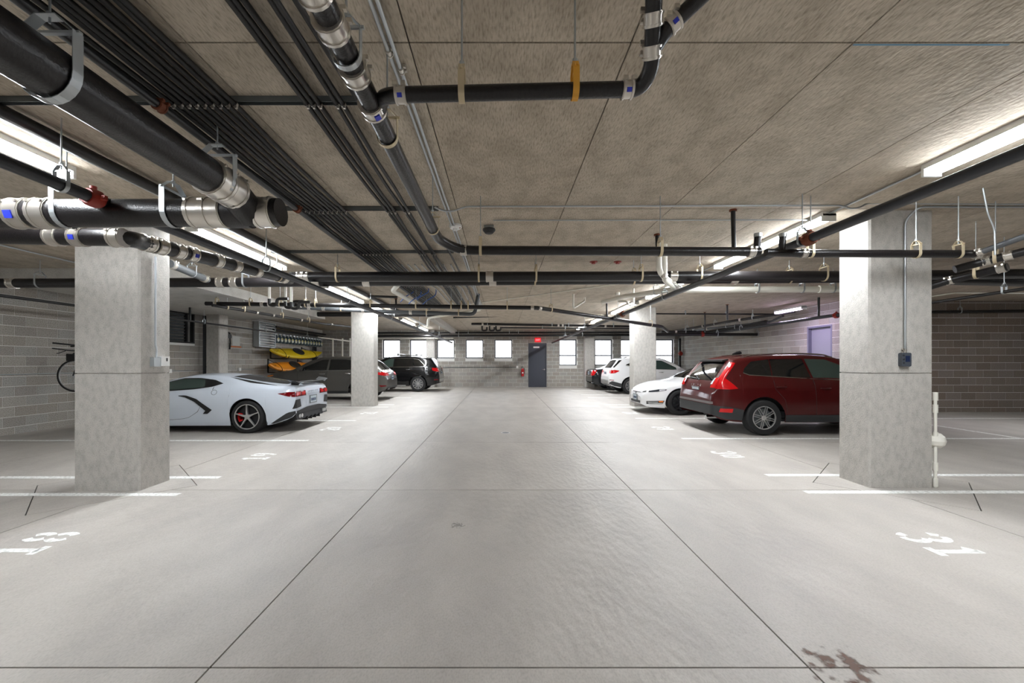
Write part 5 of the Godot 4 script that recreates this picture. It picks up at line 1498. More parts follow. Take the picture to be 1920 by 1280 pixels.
func dark_sedan() -> void:
	var dark := paint(Color(0.07, 0.085, 0.10), 0.3)
	var c := Car.new()
	c.L = 4.92; c.hw = 0.925
	c.wheels = [1.05, 3.9]; c.arch = 0.39; c.wy = 0.34
	c.rtop = 0.08; c.camber = 0.035
	c.hi = [[0, 0.78], [0.02, 0.92], [0.06, 1.03], [0.1, 1.07], [0.6, 1.12], [1.0, 1.26], [1.5, 1.43], [2.1, 1.47], [2.6, 1.42], [3.1, 1.2], [3.5, 1.0], [4.2, 0.93], [4.7, 0.8], [4.92, 0.6]]
	c.lo = [[0, 0.42], [0.15, 0.32], [0.5, 0.22], [4.4, 0.2], [4.92, 0.28]]
	c.prof = [[0.15, 0.9], [0.3, 0.96], [0.6, 1.0], [0.85, 0.98], [1.0, 0.92], [1.1, 0.84], [1.3, 0.72], [1.48, 0.62]]
	c.plan = [[0, 0.82], [0.06, 0.88], [0.3, 0.96], [0.9, 1.0], [3.9, 0.99], [4.4, 0.92], [4.75, 0.78], [4.92, 0.6]]
	var o := new_car("sedan", "dark sedan with slanted red tail lamps by the back wall at right", 4.6, 21.75, 1, c, dark)
	end_pair(c, "tail_lamp", o, M.tail, "rear", [Vector2(0.50, 0.74), Vector2(0.78, 0.74)], [Vector2(0.62, 1.0), Vector2(0.80, 1.0)], 0.01)
	side_pair(c, "tail_lamp", o, M.tail, [Vector2(0.02, 0.74), Vector2(0.10, 0.76)], [Vector2(0.05, 1.0), Vector2(0.24, 1.01)], 0.01)
	obj("bumper_chrome", patch(c, "rear", [Vector2(-0.78, 0.68), Vector2(0.78, 0.68)], [Vector2(-0.78, 0.71), Vector2(0.78, 0.71)], 0.012, 1.0, 18, 2), M.chrome, o)
	obj("rear_window", patch(c, "top", [Vector2(0.55, -0.55), Vector2(0.55, 0.55)], [Vector2(1.35, -0.5), Vector2(1.35, 0.5)], 0.005, 1.0, 14, 8), M.glass, o)
	obj("windscreen", patch(c, "top", [Vector2(2.6, -0.5), Vector2(2.6, 0.5)], [Vector2(3.4, -0.62), Vector2(3.4, 0.62)], 0.005, 1.0, 14, 8), M.glass, o)
	side_pair(c, "rear_door_window", o, M.glass, [Vector2(1.1, 1.07), Vector2(2.1, 1.02)], [Vector2(1.3, 1.2), Vector2(1.6, 1.31), Vector2(2.1, 1.335)])
	side_pair(c, "front_door_window", o, M.glass, [Vector2(2.15, 1.02), Vector2(3.2, 0.99)], [Vector2(2.15, 1.335), Vector2(2.5, 1.31), Vector2(3.15, 1.02)])
	plate(o, Vector3(0.0, 0.86, 0), -1, 0.05)
	handles(c, o, [Vector2(1.35, 0.9), Vector2(2.35, 0.88)], M.chrome)
	mirror(c, o, 3.0, 1.0, dark)
	for s in [-1, 1]:
		wheel(o, 1.05, s * 0.91, 0.34, 0.23, 0.235, "many", M.alloy)
		wheel(o, 3.9, s * 0.91, 0.34, 0.23, 0.235, "many", M.alloy)
		obj("exhaust", MB.new().tube([Vector3(0.0, 0.38, s * 0.55), Vector3(0.2, 0.38, s * 0.55)], 0.045, 10), M.chrome, o)

# ------------------------------------------------------------------ props
func floor_strip(b: MB, a: Vector2, c: Vector2, w: float, lift := 0.0016) -> void:
	# a, c: (x, depth) on the floor
	var d := (c - a).normalized()
	var n := Vector2(-d.y, d.x) * w / 2
	var q := []
	for v in [a - n, c - n, c + n, a + n]: q.append(Vector3(v.x, ground(v.y) + lift, -v.y))
	b.quad(q[0], q[1], q[2], q[3], Vector3.UP)
	for k in 4:
		var p0: Vector3 = q[k]; var p1: Vector3 = q[(k + 1) % 4]
		b.flat(p0, p1, p1 - Vector3(0, 0.0016, 0), p0 - (q[0] + q[2]) / 2)
		b.flat(p0, p1 - Vector3(0, 0.0016, 0), p0 - Vector3(0, 0.0016, 0), p0 - (q[0] + q[2]) / 2)

func parking_line(label: String, a: Vector2, c: Vector2) -> void:
	var b := MB.new()
	floor_strip(b, a, c, 0.1)
	tag(obj("parking_line", b, M.line, self), label, "painted line", "parking stall lines")

func arc(cx: float, cy: float, rx: float, ry: float, a0: float, a1: float) -> Array:
	var out := []
	for k in 9:
		var a := deg_to_rad(lerpf(a0, a1, k / 8.0))
		out.append(Vector2(cx + cos(a) * rx, cy + sin(a) * ry))
	return out

func digit(ch: String) -> Array:
	match ch:
		"0": return [arc(0.5, 0.5, 0.36, 0.40, 114, 246), arc(0.5, 0.5, 0.36, 0.40, -66, 66)]
		"1": return [[Vector2(0.5, 0.08), Vector2(0.5, 0.95)], [Vector2(0.15, 0.07), Vector2(0.85, 0.07)], [Vector2(0.5, 0.90), Vector2(0.2, 0.74)]]
		"2": return [arc(0.5, 0.68, 0.36, 0.25, 165, 20), [Vector2(0.84, 0.60), Vector2(0.66, 0.38), Vector2(0.25, 0.13)], [Vector2(0.36, 0.07), Vector2(0.95, 0.07)]]
		"3": return [arc(0.46, 0.72, 0.36, 0.20, 170, 125), arc(0.46, 0.72, 0.36, 0.20, 95, -70), arc(0.46, 0.28, 0.38, 0.21, 70, -95), arc(0.46, 0.28, 0.38, 0.21, 235, 190)]
		"8": return [arc(0.5, 0.73, 0.33, 0.19, 122, 238), arc(0.5, 0.73, 0.33, 0.19, -58, 58), arc(0.5, 0.27, 0.36, 0.20, 122, 238), arc(0.5, 0.27, 0.36, 0.20, -58, 58)]
		"9": return [arc(0.5, 0.68, 0.35, 0.24, 110, 250), arc(0.5, 0.68, 0.35, 0.24, -60, 70), [Vector2(0.84, 0.56), Vector2(0.78, 0.32), Vector2(0.5, 0.08)]]
	return []

func stall_number(text: String, x: float, d: float, side: float, label: String) -> void:
	# side +1: top of the digits points to +x
	var o := thing("stall_number", label, "painted number", Vector3.ZERO, 0, "stencilled stall numbers")
	for k in text.length():
		var b := MB.new()
		for st in digit(text[k]):
			for i in st.size() - 1:
				var f := func(q: Vector2) -> Vector2:
					var u := (q.x - 0.5) * 0.2 + (k - 0.5) * 0.255
					return Vector2(x + side * (q.y - 0.5) * 0.42, d - side * u)
				var a: Vector2 = f.call(st[i]); var c: Vector2 = f.call(st[i + 1])
				var e := (c - a).normalized() * 0.004
				floor_strip(b, a - e, c + e, 0.062, 0.0016 + 0.0001 * (i % 3))
		obj("digit", b, M.line, o)

func wall_box(called: String, label: String, cat: String, c: Vector3, s: Vector3, m: Material, group := "") -> Node3D:
	var o := thing(called, label, cat, c, 0, group)
	var b := MB.new()
	b.box(Vector3.ZERO, s)
	obj("box_body", b, m, o)
	return o

func props() -> void:
	floor_marks()
	doors_and_signs()
	column_boxes()
	bicycle()
	left_wall_things()
	ceiling_devices()

func floor_marks() -> void:
	var names := {4.73: "nearest the camera, in front of the left column", 5.42: "just behind the left column", 7.9: "beside the white sports coupe on its near side", 10.5: "between the sports coupe and the second left column", 13.5: "in front of the second left column", 14.25: "behind the second left column", 16.9: "under the grey wagon's far side", 19.4: "between the grey and black wagons", 22.1: "beyond the black wagon"}
	for d in names:
		parking_line("white painted stall line on the left, " + names[d], Vector2(-10.05, d), Vector2(-3.69, d))
	names = {4.82: "nearest the camera, in front of the right column", 5.53: "just behind the right column", 8.1: "beside the red wagon on its near side", 10.9: "between the red wagon and the white sedan", 13.5: "in front of the second right column", 14.25: "behind the second right column", 16.9: "in the empty bay at right", 18.4: "beside the white wagon on its near side", 20.9: "between the white wagon and dark sedan"}
	for d in names:
		parking_line("white painted stall line on the right, " + names[d], Vector2(3.54, d), Vector2(9.95 if d > 12 else 16.0, d))
	parking_line("white painted line crossing the others at far right", Vector2(10.2, 5.6), Vector2(10.2, 11.6))
	stall_number("18", -3.92, 3.47, -1, "stencilled stall number 18 on the floor at lower left")
	stall_number("19", -3.86, 6.6, -1, "stencilled stall number 19 on the floor behind the left column")
	stall_number("20", -3.8, 9.25, -1, "stencilled stall number 20 on the floor at the coupe's tail")
	stall_number("21", -3.85, 12.0, -1, "stencilled stall number 21 on the floor by the second left column")
	stall_number("31", 3.67, 3.45, 1, "stencilled stall number 31 on the floor at lower right")
	stall_number("30", 3.7, 6.75, 1, "stencilled stall number 30 on the floor before the red wagon")
	stall_number("29", 3.65, 9.35, 1, "stencilled stall number 29 on the floor left of the red wagon's tail")
	stall_number("28", 3.75, 12.0, 1, "stencilled stall number 28 on the floor before the white sedan")
	var ch := MB.new().box(Vector3(2.48, CEIL - 0.0008, -2.385), Vector3(0.9, 0.0016, 0.011))
	tag(obj("chalk_line", ch, mat(Color(0.42, 0.58, 0.68), 0.9), self), "faint blue chalk line along the ceiling seam at upper right", "chalk line")
	# floor drain
	var o := thing("floor_drain", "small round floor drain in the aisle centre", "drain", Vector3(X(948, 8.75), ground(8.75), -8.75))
	obj("ring", MB.new().lathe([Vector2(0.10, 0.0), Vector2(0.10, 0.003), Vector2(0.075, 0.003)], Transform3D(), 20), M.alloy, o)
	var g := MB.new()
	g.lathe([Vector2(0.075, 0.0022), Vector2(0.0, 0.0022)], Transform3D(), 20)
	obj("cover", g, M.steel_gray, o)
	stain(5, Color(0.42, 0.30, 0.24), 0.75, 0.45, Vector2(0.42, 0.36), Vector2(1.72, 2.08), "rust_stain", "brown rust stain on the concrete floor at the lower right joint")
	stain(9, Color(0.40, 0.385, 0.37), 0.35, 0.75, Vector2(0.15, 0.15), Vector2(-0.41, 3.85), "oil_stain", "small round grey spot on the aisle floor left of centre")

func stain(sd: int, col: Color, most: float, fill: float, size: Vector2, p: Vector2, called: String, label: String) -> void:
	var im := Image.create(128, 96, false, Image.FORMAT_RGBA8)
	var f := FastNoiseLite.new()
	f.seed = sd; f.frequency = 0.035; f.fractal_octaves = 5
	for y in 96:
		for x in 128:
			var r := Vector2((x - 64) / 62.0, (y - 48) / 46.0).length()
			var v := f.get_noise_2d(x, y) * 1.1 + fill - r * (fill + 0.3)
			im.set_pixel(x, y, Color(col.r, col.g, col.b, clampf(v * 1.6, 0.0, most)))
	var sm := mat(Color(1, 1, 1), 0.6)
	sm.albedo_texture = ImageTexture.create_from_image(im)
	sm.transparency = BaseMaterial3D.TRANSPARENCY_ALPHA
	var pm := PlaneMesh.new()
	pm.size = size
	var st := put(called, pm, sm, self, Vector3(p.x, ground(p.y) + 0.0015, -p.y))
	st.rotation.x = atan(SLOPE)
	tag(st, label, "stain")

func doors_and_signs() -> void:
	var z := -23.4
	var g := ground(23.4)
	var d := struct("door_1", "dark blue-grey steel door in the back wall below the exit sign")
	d.position = Vector3(2.045, g, z)
	var b := MB.new()
	var h := 2.65 - g
	for s in [-1, 1]: b.box(Vector3(s * 0.49, h / 2, -0.05), Vector3(0.05, h, 0.14))
	b.box(Vector3(0, h - 0.025, -0.05), Vector3(0.93, 0.05, 0.14))
	obj("door_frame", b, M.door, d)
	obj("door_leaf", MB.new().box(Vector3(0, h / 2 - 0.025, -0.05), Vector3(0.925, h - 0.055, 0.05)), M.door, d)
	b = MB.new()
	b.tube([Vector3(0.39, 1.0, -0.02), Vector3(0.39, 1.0, 0.05), Vector3(0.28, 1.0, 0.06)], 0.014, 8)
	b.tube([Vector3(0.39, 1.0, -0.028), Vector3(0.39, 1.0, -0.005)], 0.04, 12)
	obj("door_handle", b, M.chrome, d)
	obj("door_sign", MB.new().box(Vector3(-0.06, 2.26, -0.02), Vector3(0.34, 0.085, 0.01)), M.white, d)
	b = MB.new()
	for k in 3: b.box(Vector3(0.47, 0.3 + k * 0.9, -0.015), Vector3(0.02, 0.12, 0.03))
	obj("hinge", b, M.steel_gray, d)
	d = struct("door_2", "grey-violet steel door in the right block wall")
	d.position = Vector3(10.07, ground(13), -13.09)
	b = MB.new()
	h = 2.72 - ground(13)
	for s in [-1, 1]: b.box(Vector3(0.07, h / 2, s * 0.48), Vector3(0.16, h, 0.06))
	b.box(Vector3(0.07, h - 0.03, 0), Vector3(0.16, 0.06, 0.9))
	var gm := mat(Color(0.46, 0.46, 0.53), 0.5)
	obj("door_frame", b, gm, d)
	obj("door_leaf", MB.new().box(Vector3(0.12, h / 2 - 0.03, 0), Vector3(0.05, h - 0.06, 0.9)), mat(Color(0.55, 0.55, 0.60), 0.5), d)
	obj("door_handle", MB.new().tube([Vector3(0.09, 1.0, 0.36), Vector3(0.03, 1.0, 0.36), Vector3(0.03, 1.0, 0.25)], 0.014, 8), M.chrome, d)
	var ws := wall_box("room_sign", "small dark sign beside the grey door on the right wall", "sign", Vector3(10.055, 1.62, -12.4), Vector3(0.012, 0.10, 0.22), M.dark_trim)
	obj("sign_marks", MB.new().box(Vector3(-0.008, 0, 0.02), Vector3(0.004, 0.03, 0.12)), M.white, ws)
	# exit sign
	var e := thing("exit_sign", "lit red EXIT sign above the back door", "sign", Vector3(2.06, 2.83, z + 0.06))
	obj("housing", MB.new().box(Vector3(0, 0, 0), Vector3(0.34, 0.22, 0.07)), glow(Color(0.85, 0.04, 0.1), 0.55), e)
	obj("mount", MB.new().box(Vector3(0, 0, -0.045), Vector3(0.2, 0.16, 0.03)), M.white, e)
	var f := SystemFont.new()
	f.font_names = PackedStringArray(["Droid Sans"])
	var tm := TextMesh.new()
	tm.font = f; tm.text = "EXIT"; tm.font_size = 48; tm.pixel_size = 0.0028; tm.depth = 0.006
	put("lettering", tm, glow(Color(1.0, 0.6, 0.62), 1.0), e, Vector3(0, 0, 0.037))
	var ol := OmniLight3D.new()
	ol.name = "sign_light"
	ol.light_color = Color(1.0, 0.1, 0.15); ol.light_energy = 0.02; ol.light_size = 0.08; ol.shadow_enabled = true; ol.omni_range = 60.0; ol.omni_attenuation = 2.0
	ol.position = Vector3(0, 0, 0.12)
	e.add_child(ol)
	# extinguisher
	var x := thing("fire_extinguisher", "red fire extinguisher hung left of the back door", "extinguisher", Vector3(1.2, 0.78, z + 0.11))
	obj("cylinder", MB.new().lathe([Vector2(0, 0), Vector2(0.07, 0.0), Vector2(0.082, 0.02), Vector2(0.082, 0.36), Vector2(0.06, 0.42), Vector2(0.03, 0.45)], Transform3D(), 18), mat(Color(0.72, 0.06, 0.08), 0.3), x)
	b = MB.new()
	b.tube([Vector3(0, 0.44, 0), Vector3(0, 0.51, 0)], 0.024, 10)
	b.box(Vector3(-0.03, 0.53, 0), Vector3(0.14, 0.02, 0.025))
	b.box(Vector3(-0.04, 0.50, 0), Vector3(0.12, 0.014, 0.025), Basis(Vector3(0, 0, 1), 0.25))
	obj("valve_head", b, M.black, x)
	obj("hose", MB.new().tube(fillet([Vector3(0.02, 0.49, 0), Vector3(0.1, 0.46, 0.01), Vector3(0.1, 0.15, 0.02)], 0.06), 0.012, 8), M.black, x)
	obj("gauge", MB.new().tube([Vector3(0, 0.475, 0.02), Vector3(0, 0.475, 0.045)], 0.022, 12), M.white, x)
	obj("paper_label", MB.new().box(Vector3(0, 0.2, 0.081), Vector3(0.07, 0.08, 0.006)), M.white, x)
	obj("bracket", MB.new().box(Vector3(0, 0.25, -0.09), Vector3(0.06, 0.4, 0.02)), M.zinc, x)
	# switch box with conduit
	var sb := wall_box("switch_box", "small white switch box with conduit on the back wall left of the extinguisher", "switch box", Vector3(0.9, 1.30, z + 0.03), Vector3(0.11, 0.13, 0.06), M.white)
	obj("conduit", MB.new().tube([Vector3(0, 0.06, 0), Vector3(0, 0.5, 0)], 0.014, 8), M.zinc, sb)
	run("conduit", "thin grey conduit along the back wall behind the black wagon", [Vector3(-3.3, 1.29, z + 0.025), Vector3(0.84, 1.29, z + 0.025)], 0.016, M.steel_gray, [], [], -1, "", 8, "conduit")
	run("pull_cord", "thin hanging cord with end grip right of the back door", [Vector3(2.88, 2.6, -22.7), Vector3(2.88, 1.95, -22.7)], 0.012, M.zinc, [], [], -1, "", 6, "cord")

func column_boxes() -> void:
	# right column: grey box
	var o := thing("control_box", "dark grey round-cornered box on the right column", "box", at(1697, 674, 4.95))
	var b := MB.new()
	var w := 0.056; var h := 0.082; var r := 0.018
	var poly := PackedVector2Array()
	for q in [[w - r, h - r, 0], [-w + r, h - r, 90], [-w + r, -h + r, 180], [w - r, -h + r, 270]]:
		for k in 5:
			var a := deg_to_rad(q[2] + k * 22.5)
			poly.append(Vector2(q[0] + cos(a) * r, q[1] + sin(a) * r))
	b.prism(poly, Transform3D(Basis(Vector3(1, 0, 0), Vector3(0, 0, 1), Vector3(0, 1, 0)), Vector3(0, 0, -0.028)), 0.05)
	obj("housing", b, mat(Color(0.27, 0.29, 0.32), 0.5), o)
	obj("display", MB.new().box(Vector3(0.01, 0.01, 0.023), Vector3(0.05, 0.07, 0.006)), mat(Color(0.13, 0.17, 0.28), 0.25), o)
	for k in 3: obj("button", MB.new().tube([Vector3(-0.038, 0.05 - 0.045 * k, 0.02), Vector3(-0.038, 0.05 - 0.045 * k, 0.028)], 0.01, 10), M.dark_trim, o)
	# white riser beside the right column
	o = thing("plastic_riser", "white plastic riser with a round bulb on the right column's far side", "pipe", Vector3(5.25, ground(5.0), -5.0))
	b = MB.new().tube([Vector3(0, 0, 0), Vector3(0, 1.12, 0)], 0.017, 12)
	obj("pipe", b, M.pvc, o)
	for y in [0.06, 0.25, 0.62, 0.95, 1.10]:
		obj("sleeve", MB.new().tube([Vector3(0, y - 0.05, 0), Vector3(0, y + 0.05, 0)], 0.026, 12), M.pvc, o)
	obj("bulb", MB.new().lathe([Vector2(0.0, -0.1), Vector2(0.05, -0.087), Vector2(0.086, -0.05), Vector2(0.1, 0.0), Vector2(0.086, 0.05), Vector2(0.05, 0.087), Vector2(0.0, 0.1)], Transform3D(Basis(), Vector3(0.04, 0.56, -0.04)), 20), M.pvc, o)
	# left column: grey and white boxes with conduit
	var c := Vector3(-4.255, 1.56, -5.1)
	o = thing("sensor_box", "white control box with grey junction box on the left column's side", "box", c)
	obj("housing", MB.new().box(Vector3(0.03, 0, -0.07), Vector3(0.06, 0.12, 0.12)), M.white, o)
	obj("junction_box", MB.new().box(Vector3(0.025, -0.01, 0.045), Vector3(0.05, 0.11, 0.10)), M.zinc, o)
	obj("display", MB.new().box(Vector3(0.062, 0.02, -0.085), Vector3(0.004, 0.04, 0.02)), M.black, o)
	obj("conduit", MB.new().tube(fillet([Vector3(0.02, 0.04, 0.03), Vector3(0.02, 0.14, 0.02), Vector3(0.02, 0.2, 0.04), Vector3(0.02, 1.28, 0.04)], 0.05), 0.011, 8), M.zinc, o)

func bicycle() -> void:
	var o := thing("bicycle", "bicycle hung off the floor beside the left wall, partly behind the left column", "bicycle", at(141, 704, 9.25), 0.12)
	var wheel_r := 0.345
	for x in [0.0, 1.02]:
		var n := Node3D.new()
		n.name = "wheel"
		o.add_child(n, true)
		n.position = Vector3(x, 0, 0)
		var ring := []
		for k in 41: ring.append(Vector3(cos(TAU * k / 40) * wheel_r, sin(TAU * k / 40) * wheel_r, 0))
		obj("tire", MB.new().tube(ring, 0.02, 8, false), M.rubber, n)
		var rim := []
		for p in ring: rim.append(p * 0.93)
		obj("rim", MB.new().tube(rim, 0.012, 8, false), M.alloy, n)
		var b := MB.new()
		for k in 20:
			var a := TAU * k / 20
			b.tube([Vector3(cos(a + 0.25) * 0.02, sin(a + 0.25) * 0.02, 0.03 if k % 2 else -0.03), Vector3(cos(a), sin(a), 0) * wheel_r * 0.92], 0.002, 4, false)
		b.tube([Vector3(0, 0, -0.05), Vector3(0, 0, 0.05)], 0.02, 8)
		obj("spokes", b, M.zinc, n)
	var b := MB.new()
	var head := Vector3(0.14, 0.42, 0); var headb := Vector3(0.10, 0.30, 0)
	var seatt := Vector3(0.80, 0.44, 0); var bb := Vector3(0.62, -0.05, 0); var rear := Vector3(1.02, 0, 0)
	b.tube([head + Vector3(0.02, 0.05, 0), headb], 0.02, 10)
	b.tube([head, seatt], 0.017, 10)
	b.tube([headb, bb], 0.019, 10)
	b.tube([seatt + Vector3(0.03, 0.08, 0), bb], 0.016, 10)
	for s in [-0.05, 0.05]:
		b.tube([seatt, rear + Vector3(0, 0, s)], 0.009, 6)
		b.tube([bb, rear + Vector3(0, 0, s)], 0.009, 6)
	obj("frame", b, mat(Color(0.12, 0.10, 0.20), 0.35), o)
	b = MB.new()
	for s in [-0.055, 0.055]: b.tube([headb + Vector3(0, 0.0, s), Vector3(0, 0, s)], 0.012, 8)
	obj("fork", b, M.black, o)
	b = MB.new()
	b.tube(fillet([Vector3(0.16, 0.50, 0), Vector3(0.05, 0.55, 0)], 0.03), 0.016, 8)
	b.tube([Vector3(-0.22, 0.60, 0.28), Vector3(0.02, 0.56, 0.18), Vector3(0.05, 0.55, 0), Vector3(0.02, 0.56, -0.18), Vector3(-0.22, 0.51, -0.28)], 0.013, 8)
	obj("handlebar", b, M.black, o)
	for s in [-1, 1]:
		obj("brake_lever", MB.new().tube([Vector3(-0.02, 0.55, s * 0.2), Vector3(-0.12, 0.50, s * 0.24), Vector3(-0.16, 0.49, s * 0.25)], 0.008, 6), M.black, o)
	obj("head_lamp", MB.new().tube([Vector3(-0.02, 0.47, 0), Vector3(0.08, 0.47, 0)], 0.045, 12), M.dark_trim, o)
	b = MB.new()
	b.box(Vector3(-0.02, 0.40, 0), Vector3(0.16, 0.14, 0.2))
	b.tube([Vector3(-0.08, 0.47, -0.1), Vector3(-0.08, 0.47, 0.1)], 0.02, 8)
	obj("handlebar_bag", b, M.black, o)
	b = MB.new()
	b.tube([Vector3(-0.26, 0.72, 0.22), Vector3(-0.02, 0.69, 0.16), Vector3(0.06, 0.67, 0), Vector3(-0.02, 0.68, -0.16), Vector3(-0.26, 0.66, -0.22)], 0.017, 8)
	b.tube([Vector3(0.06, 0.54, 0), Vector3(0.06, 0.68, 0)], 0.016, 8)
	obj("grip_bar", b, M.black, o)
	obj("saddle", MB.new().tube([Vector3(0.70, 0.56, 0), Vector3(0.80, 0.57, 0), Vector3(0.92, 0.58, 0)], [0.02, 0.035, 0.06], 10), M.black, o)
	b = MB.new()
	b.tube([bb + Vector3(0, 0, -0.08), bb + Vector3(0, 0, 0.08)], 0.016, 8)
	b.tube([bb + Vector3(0, 0, 0.07), bb + Vector3(0.09, -0.14, 0.07)], 0.01, 6)
	b.tube([bb + Vector3(0, 0, -0.07), bb + Vector3(-0.09, 0.14, -0.07)], 0.01, 6)
	b.lathe([Vector2(0.09, 0), Vector2(0.09, 0.006), Vector2(0, 0.006)], Transform3D(Basis(Vector3(1, 0, 0), Vector3(0, 0, 1), Vector3(0, -1, 0)), bb + Vector3(0, 0, 0.05)), 20)
	obj("crank", b, M.steel_gray, o)
	# wall arm that holds it
	var arm := thing("bicycle_bracket", "wall bracket holding the bicycle beside the left wall", "bracket", Vector3(-10.12, 1.75, -10.15))
	b = MB.new()
	b.box(Vector3(0.01, 0, 0), Vector3(0.02, 0.3, 0.12))
	b.tube([Vector3(0.01, 0.08, 0), Vector3(1.15, 0.02, 0.75)], 0.016, 8)
	obj("arm", b, M.black, arm)

func kayak(called: String, label: String, pos: Vector3, L: float, m: Material, deck_dark := false) -> void:
	var o := thing(called, label, "kayak", pos)
	var tilt := Basis(Vector3(0, 0, 1), -0.75)
	var rows := []
	for i in 41:
		var s := -1.0 + 2.0 * i / 40
		var w := 0.30 * pow(maxf(1.0 - pow(absf(s), 2.2), 0.0), 0.75) + 0.012
		var up := 0.16 * pow(absf(s), 4)
		var l := []
		for k in 25:
			var a := TAU * k / 24
			var cy := sin(a)
			var y := (0.13 + 0.05 * cos(s * PI * 0.5)) * (cy if cy < 0 else cy * 0.62) * (0.4 + 0.6 * sqrt(maxf(1 - s * s, 0.0))) + up
			l.append(tilt * Vector3(cos(a) * w, y, 0) + Vector3(0, 0, s * L / 2))
		rows.append(l)
	var b := MB.new()
	for i in 40:
		var cen := Vector3(0, 0, rows[i][0].z)
	b.grid(rows, Vector3.ZERO, Vector3.ZERO)
	obj("hull", b, m, o)
	var ring := []
	var cock := []
	for k in 25:
		var a := TAU * k / 24
		ring.append(tilt * Vector3(cos(a) * 0.21, 0.135, 0) + Vector3(0, 0, sin(a) * 0.42))
	obj("cockpit_rim", MB.new().tube(ring, 0.022, 8, false), M.black, o)
	b = MB.new()
	for k in 24: b.tri(tilt * Vector3(0, 0.135, 0), ring[k], ring[k + 1], tilt * Vector3.UP, tilt * Vector3.UP, tilt * Vector3.UP)
	obj("cockpit", b, M.black, o)
	for z in [-1.55, 1.35]:
		var st := []
		for k in 19:
			var a := TAU * k / 18
			var r0: Array = rows[int(20 + z / (L / 2) * 20)]
			st.append(r0[int(k * 24 / 18.0)] * Vector3(1.05, 1.05, 1))
		obj("strap", MB.new().tube(st, 0.014, 6, false), M.black, o)
	for z in [-L * 0.36, L * 0.38]:
		obj("hatch", MB.new().box(tilt * Vector3(0, 0.10, 0) + Vector3(0, 0, z), Vector3(0.16, 0.02, 0.28), tilt), M.black, o)

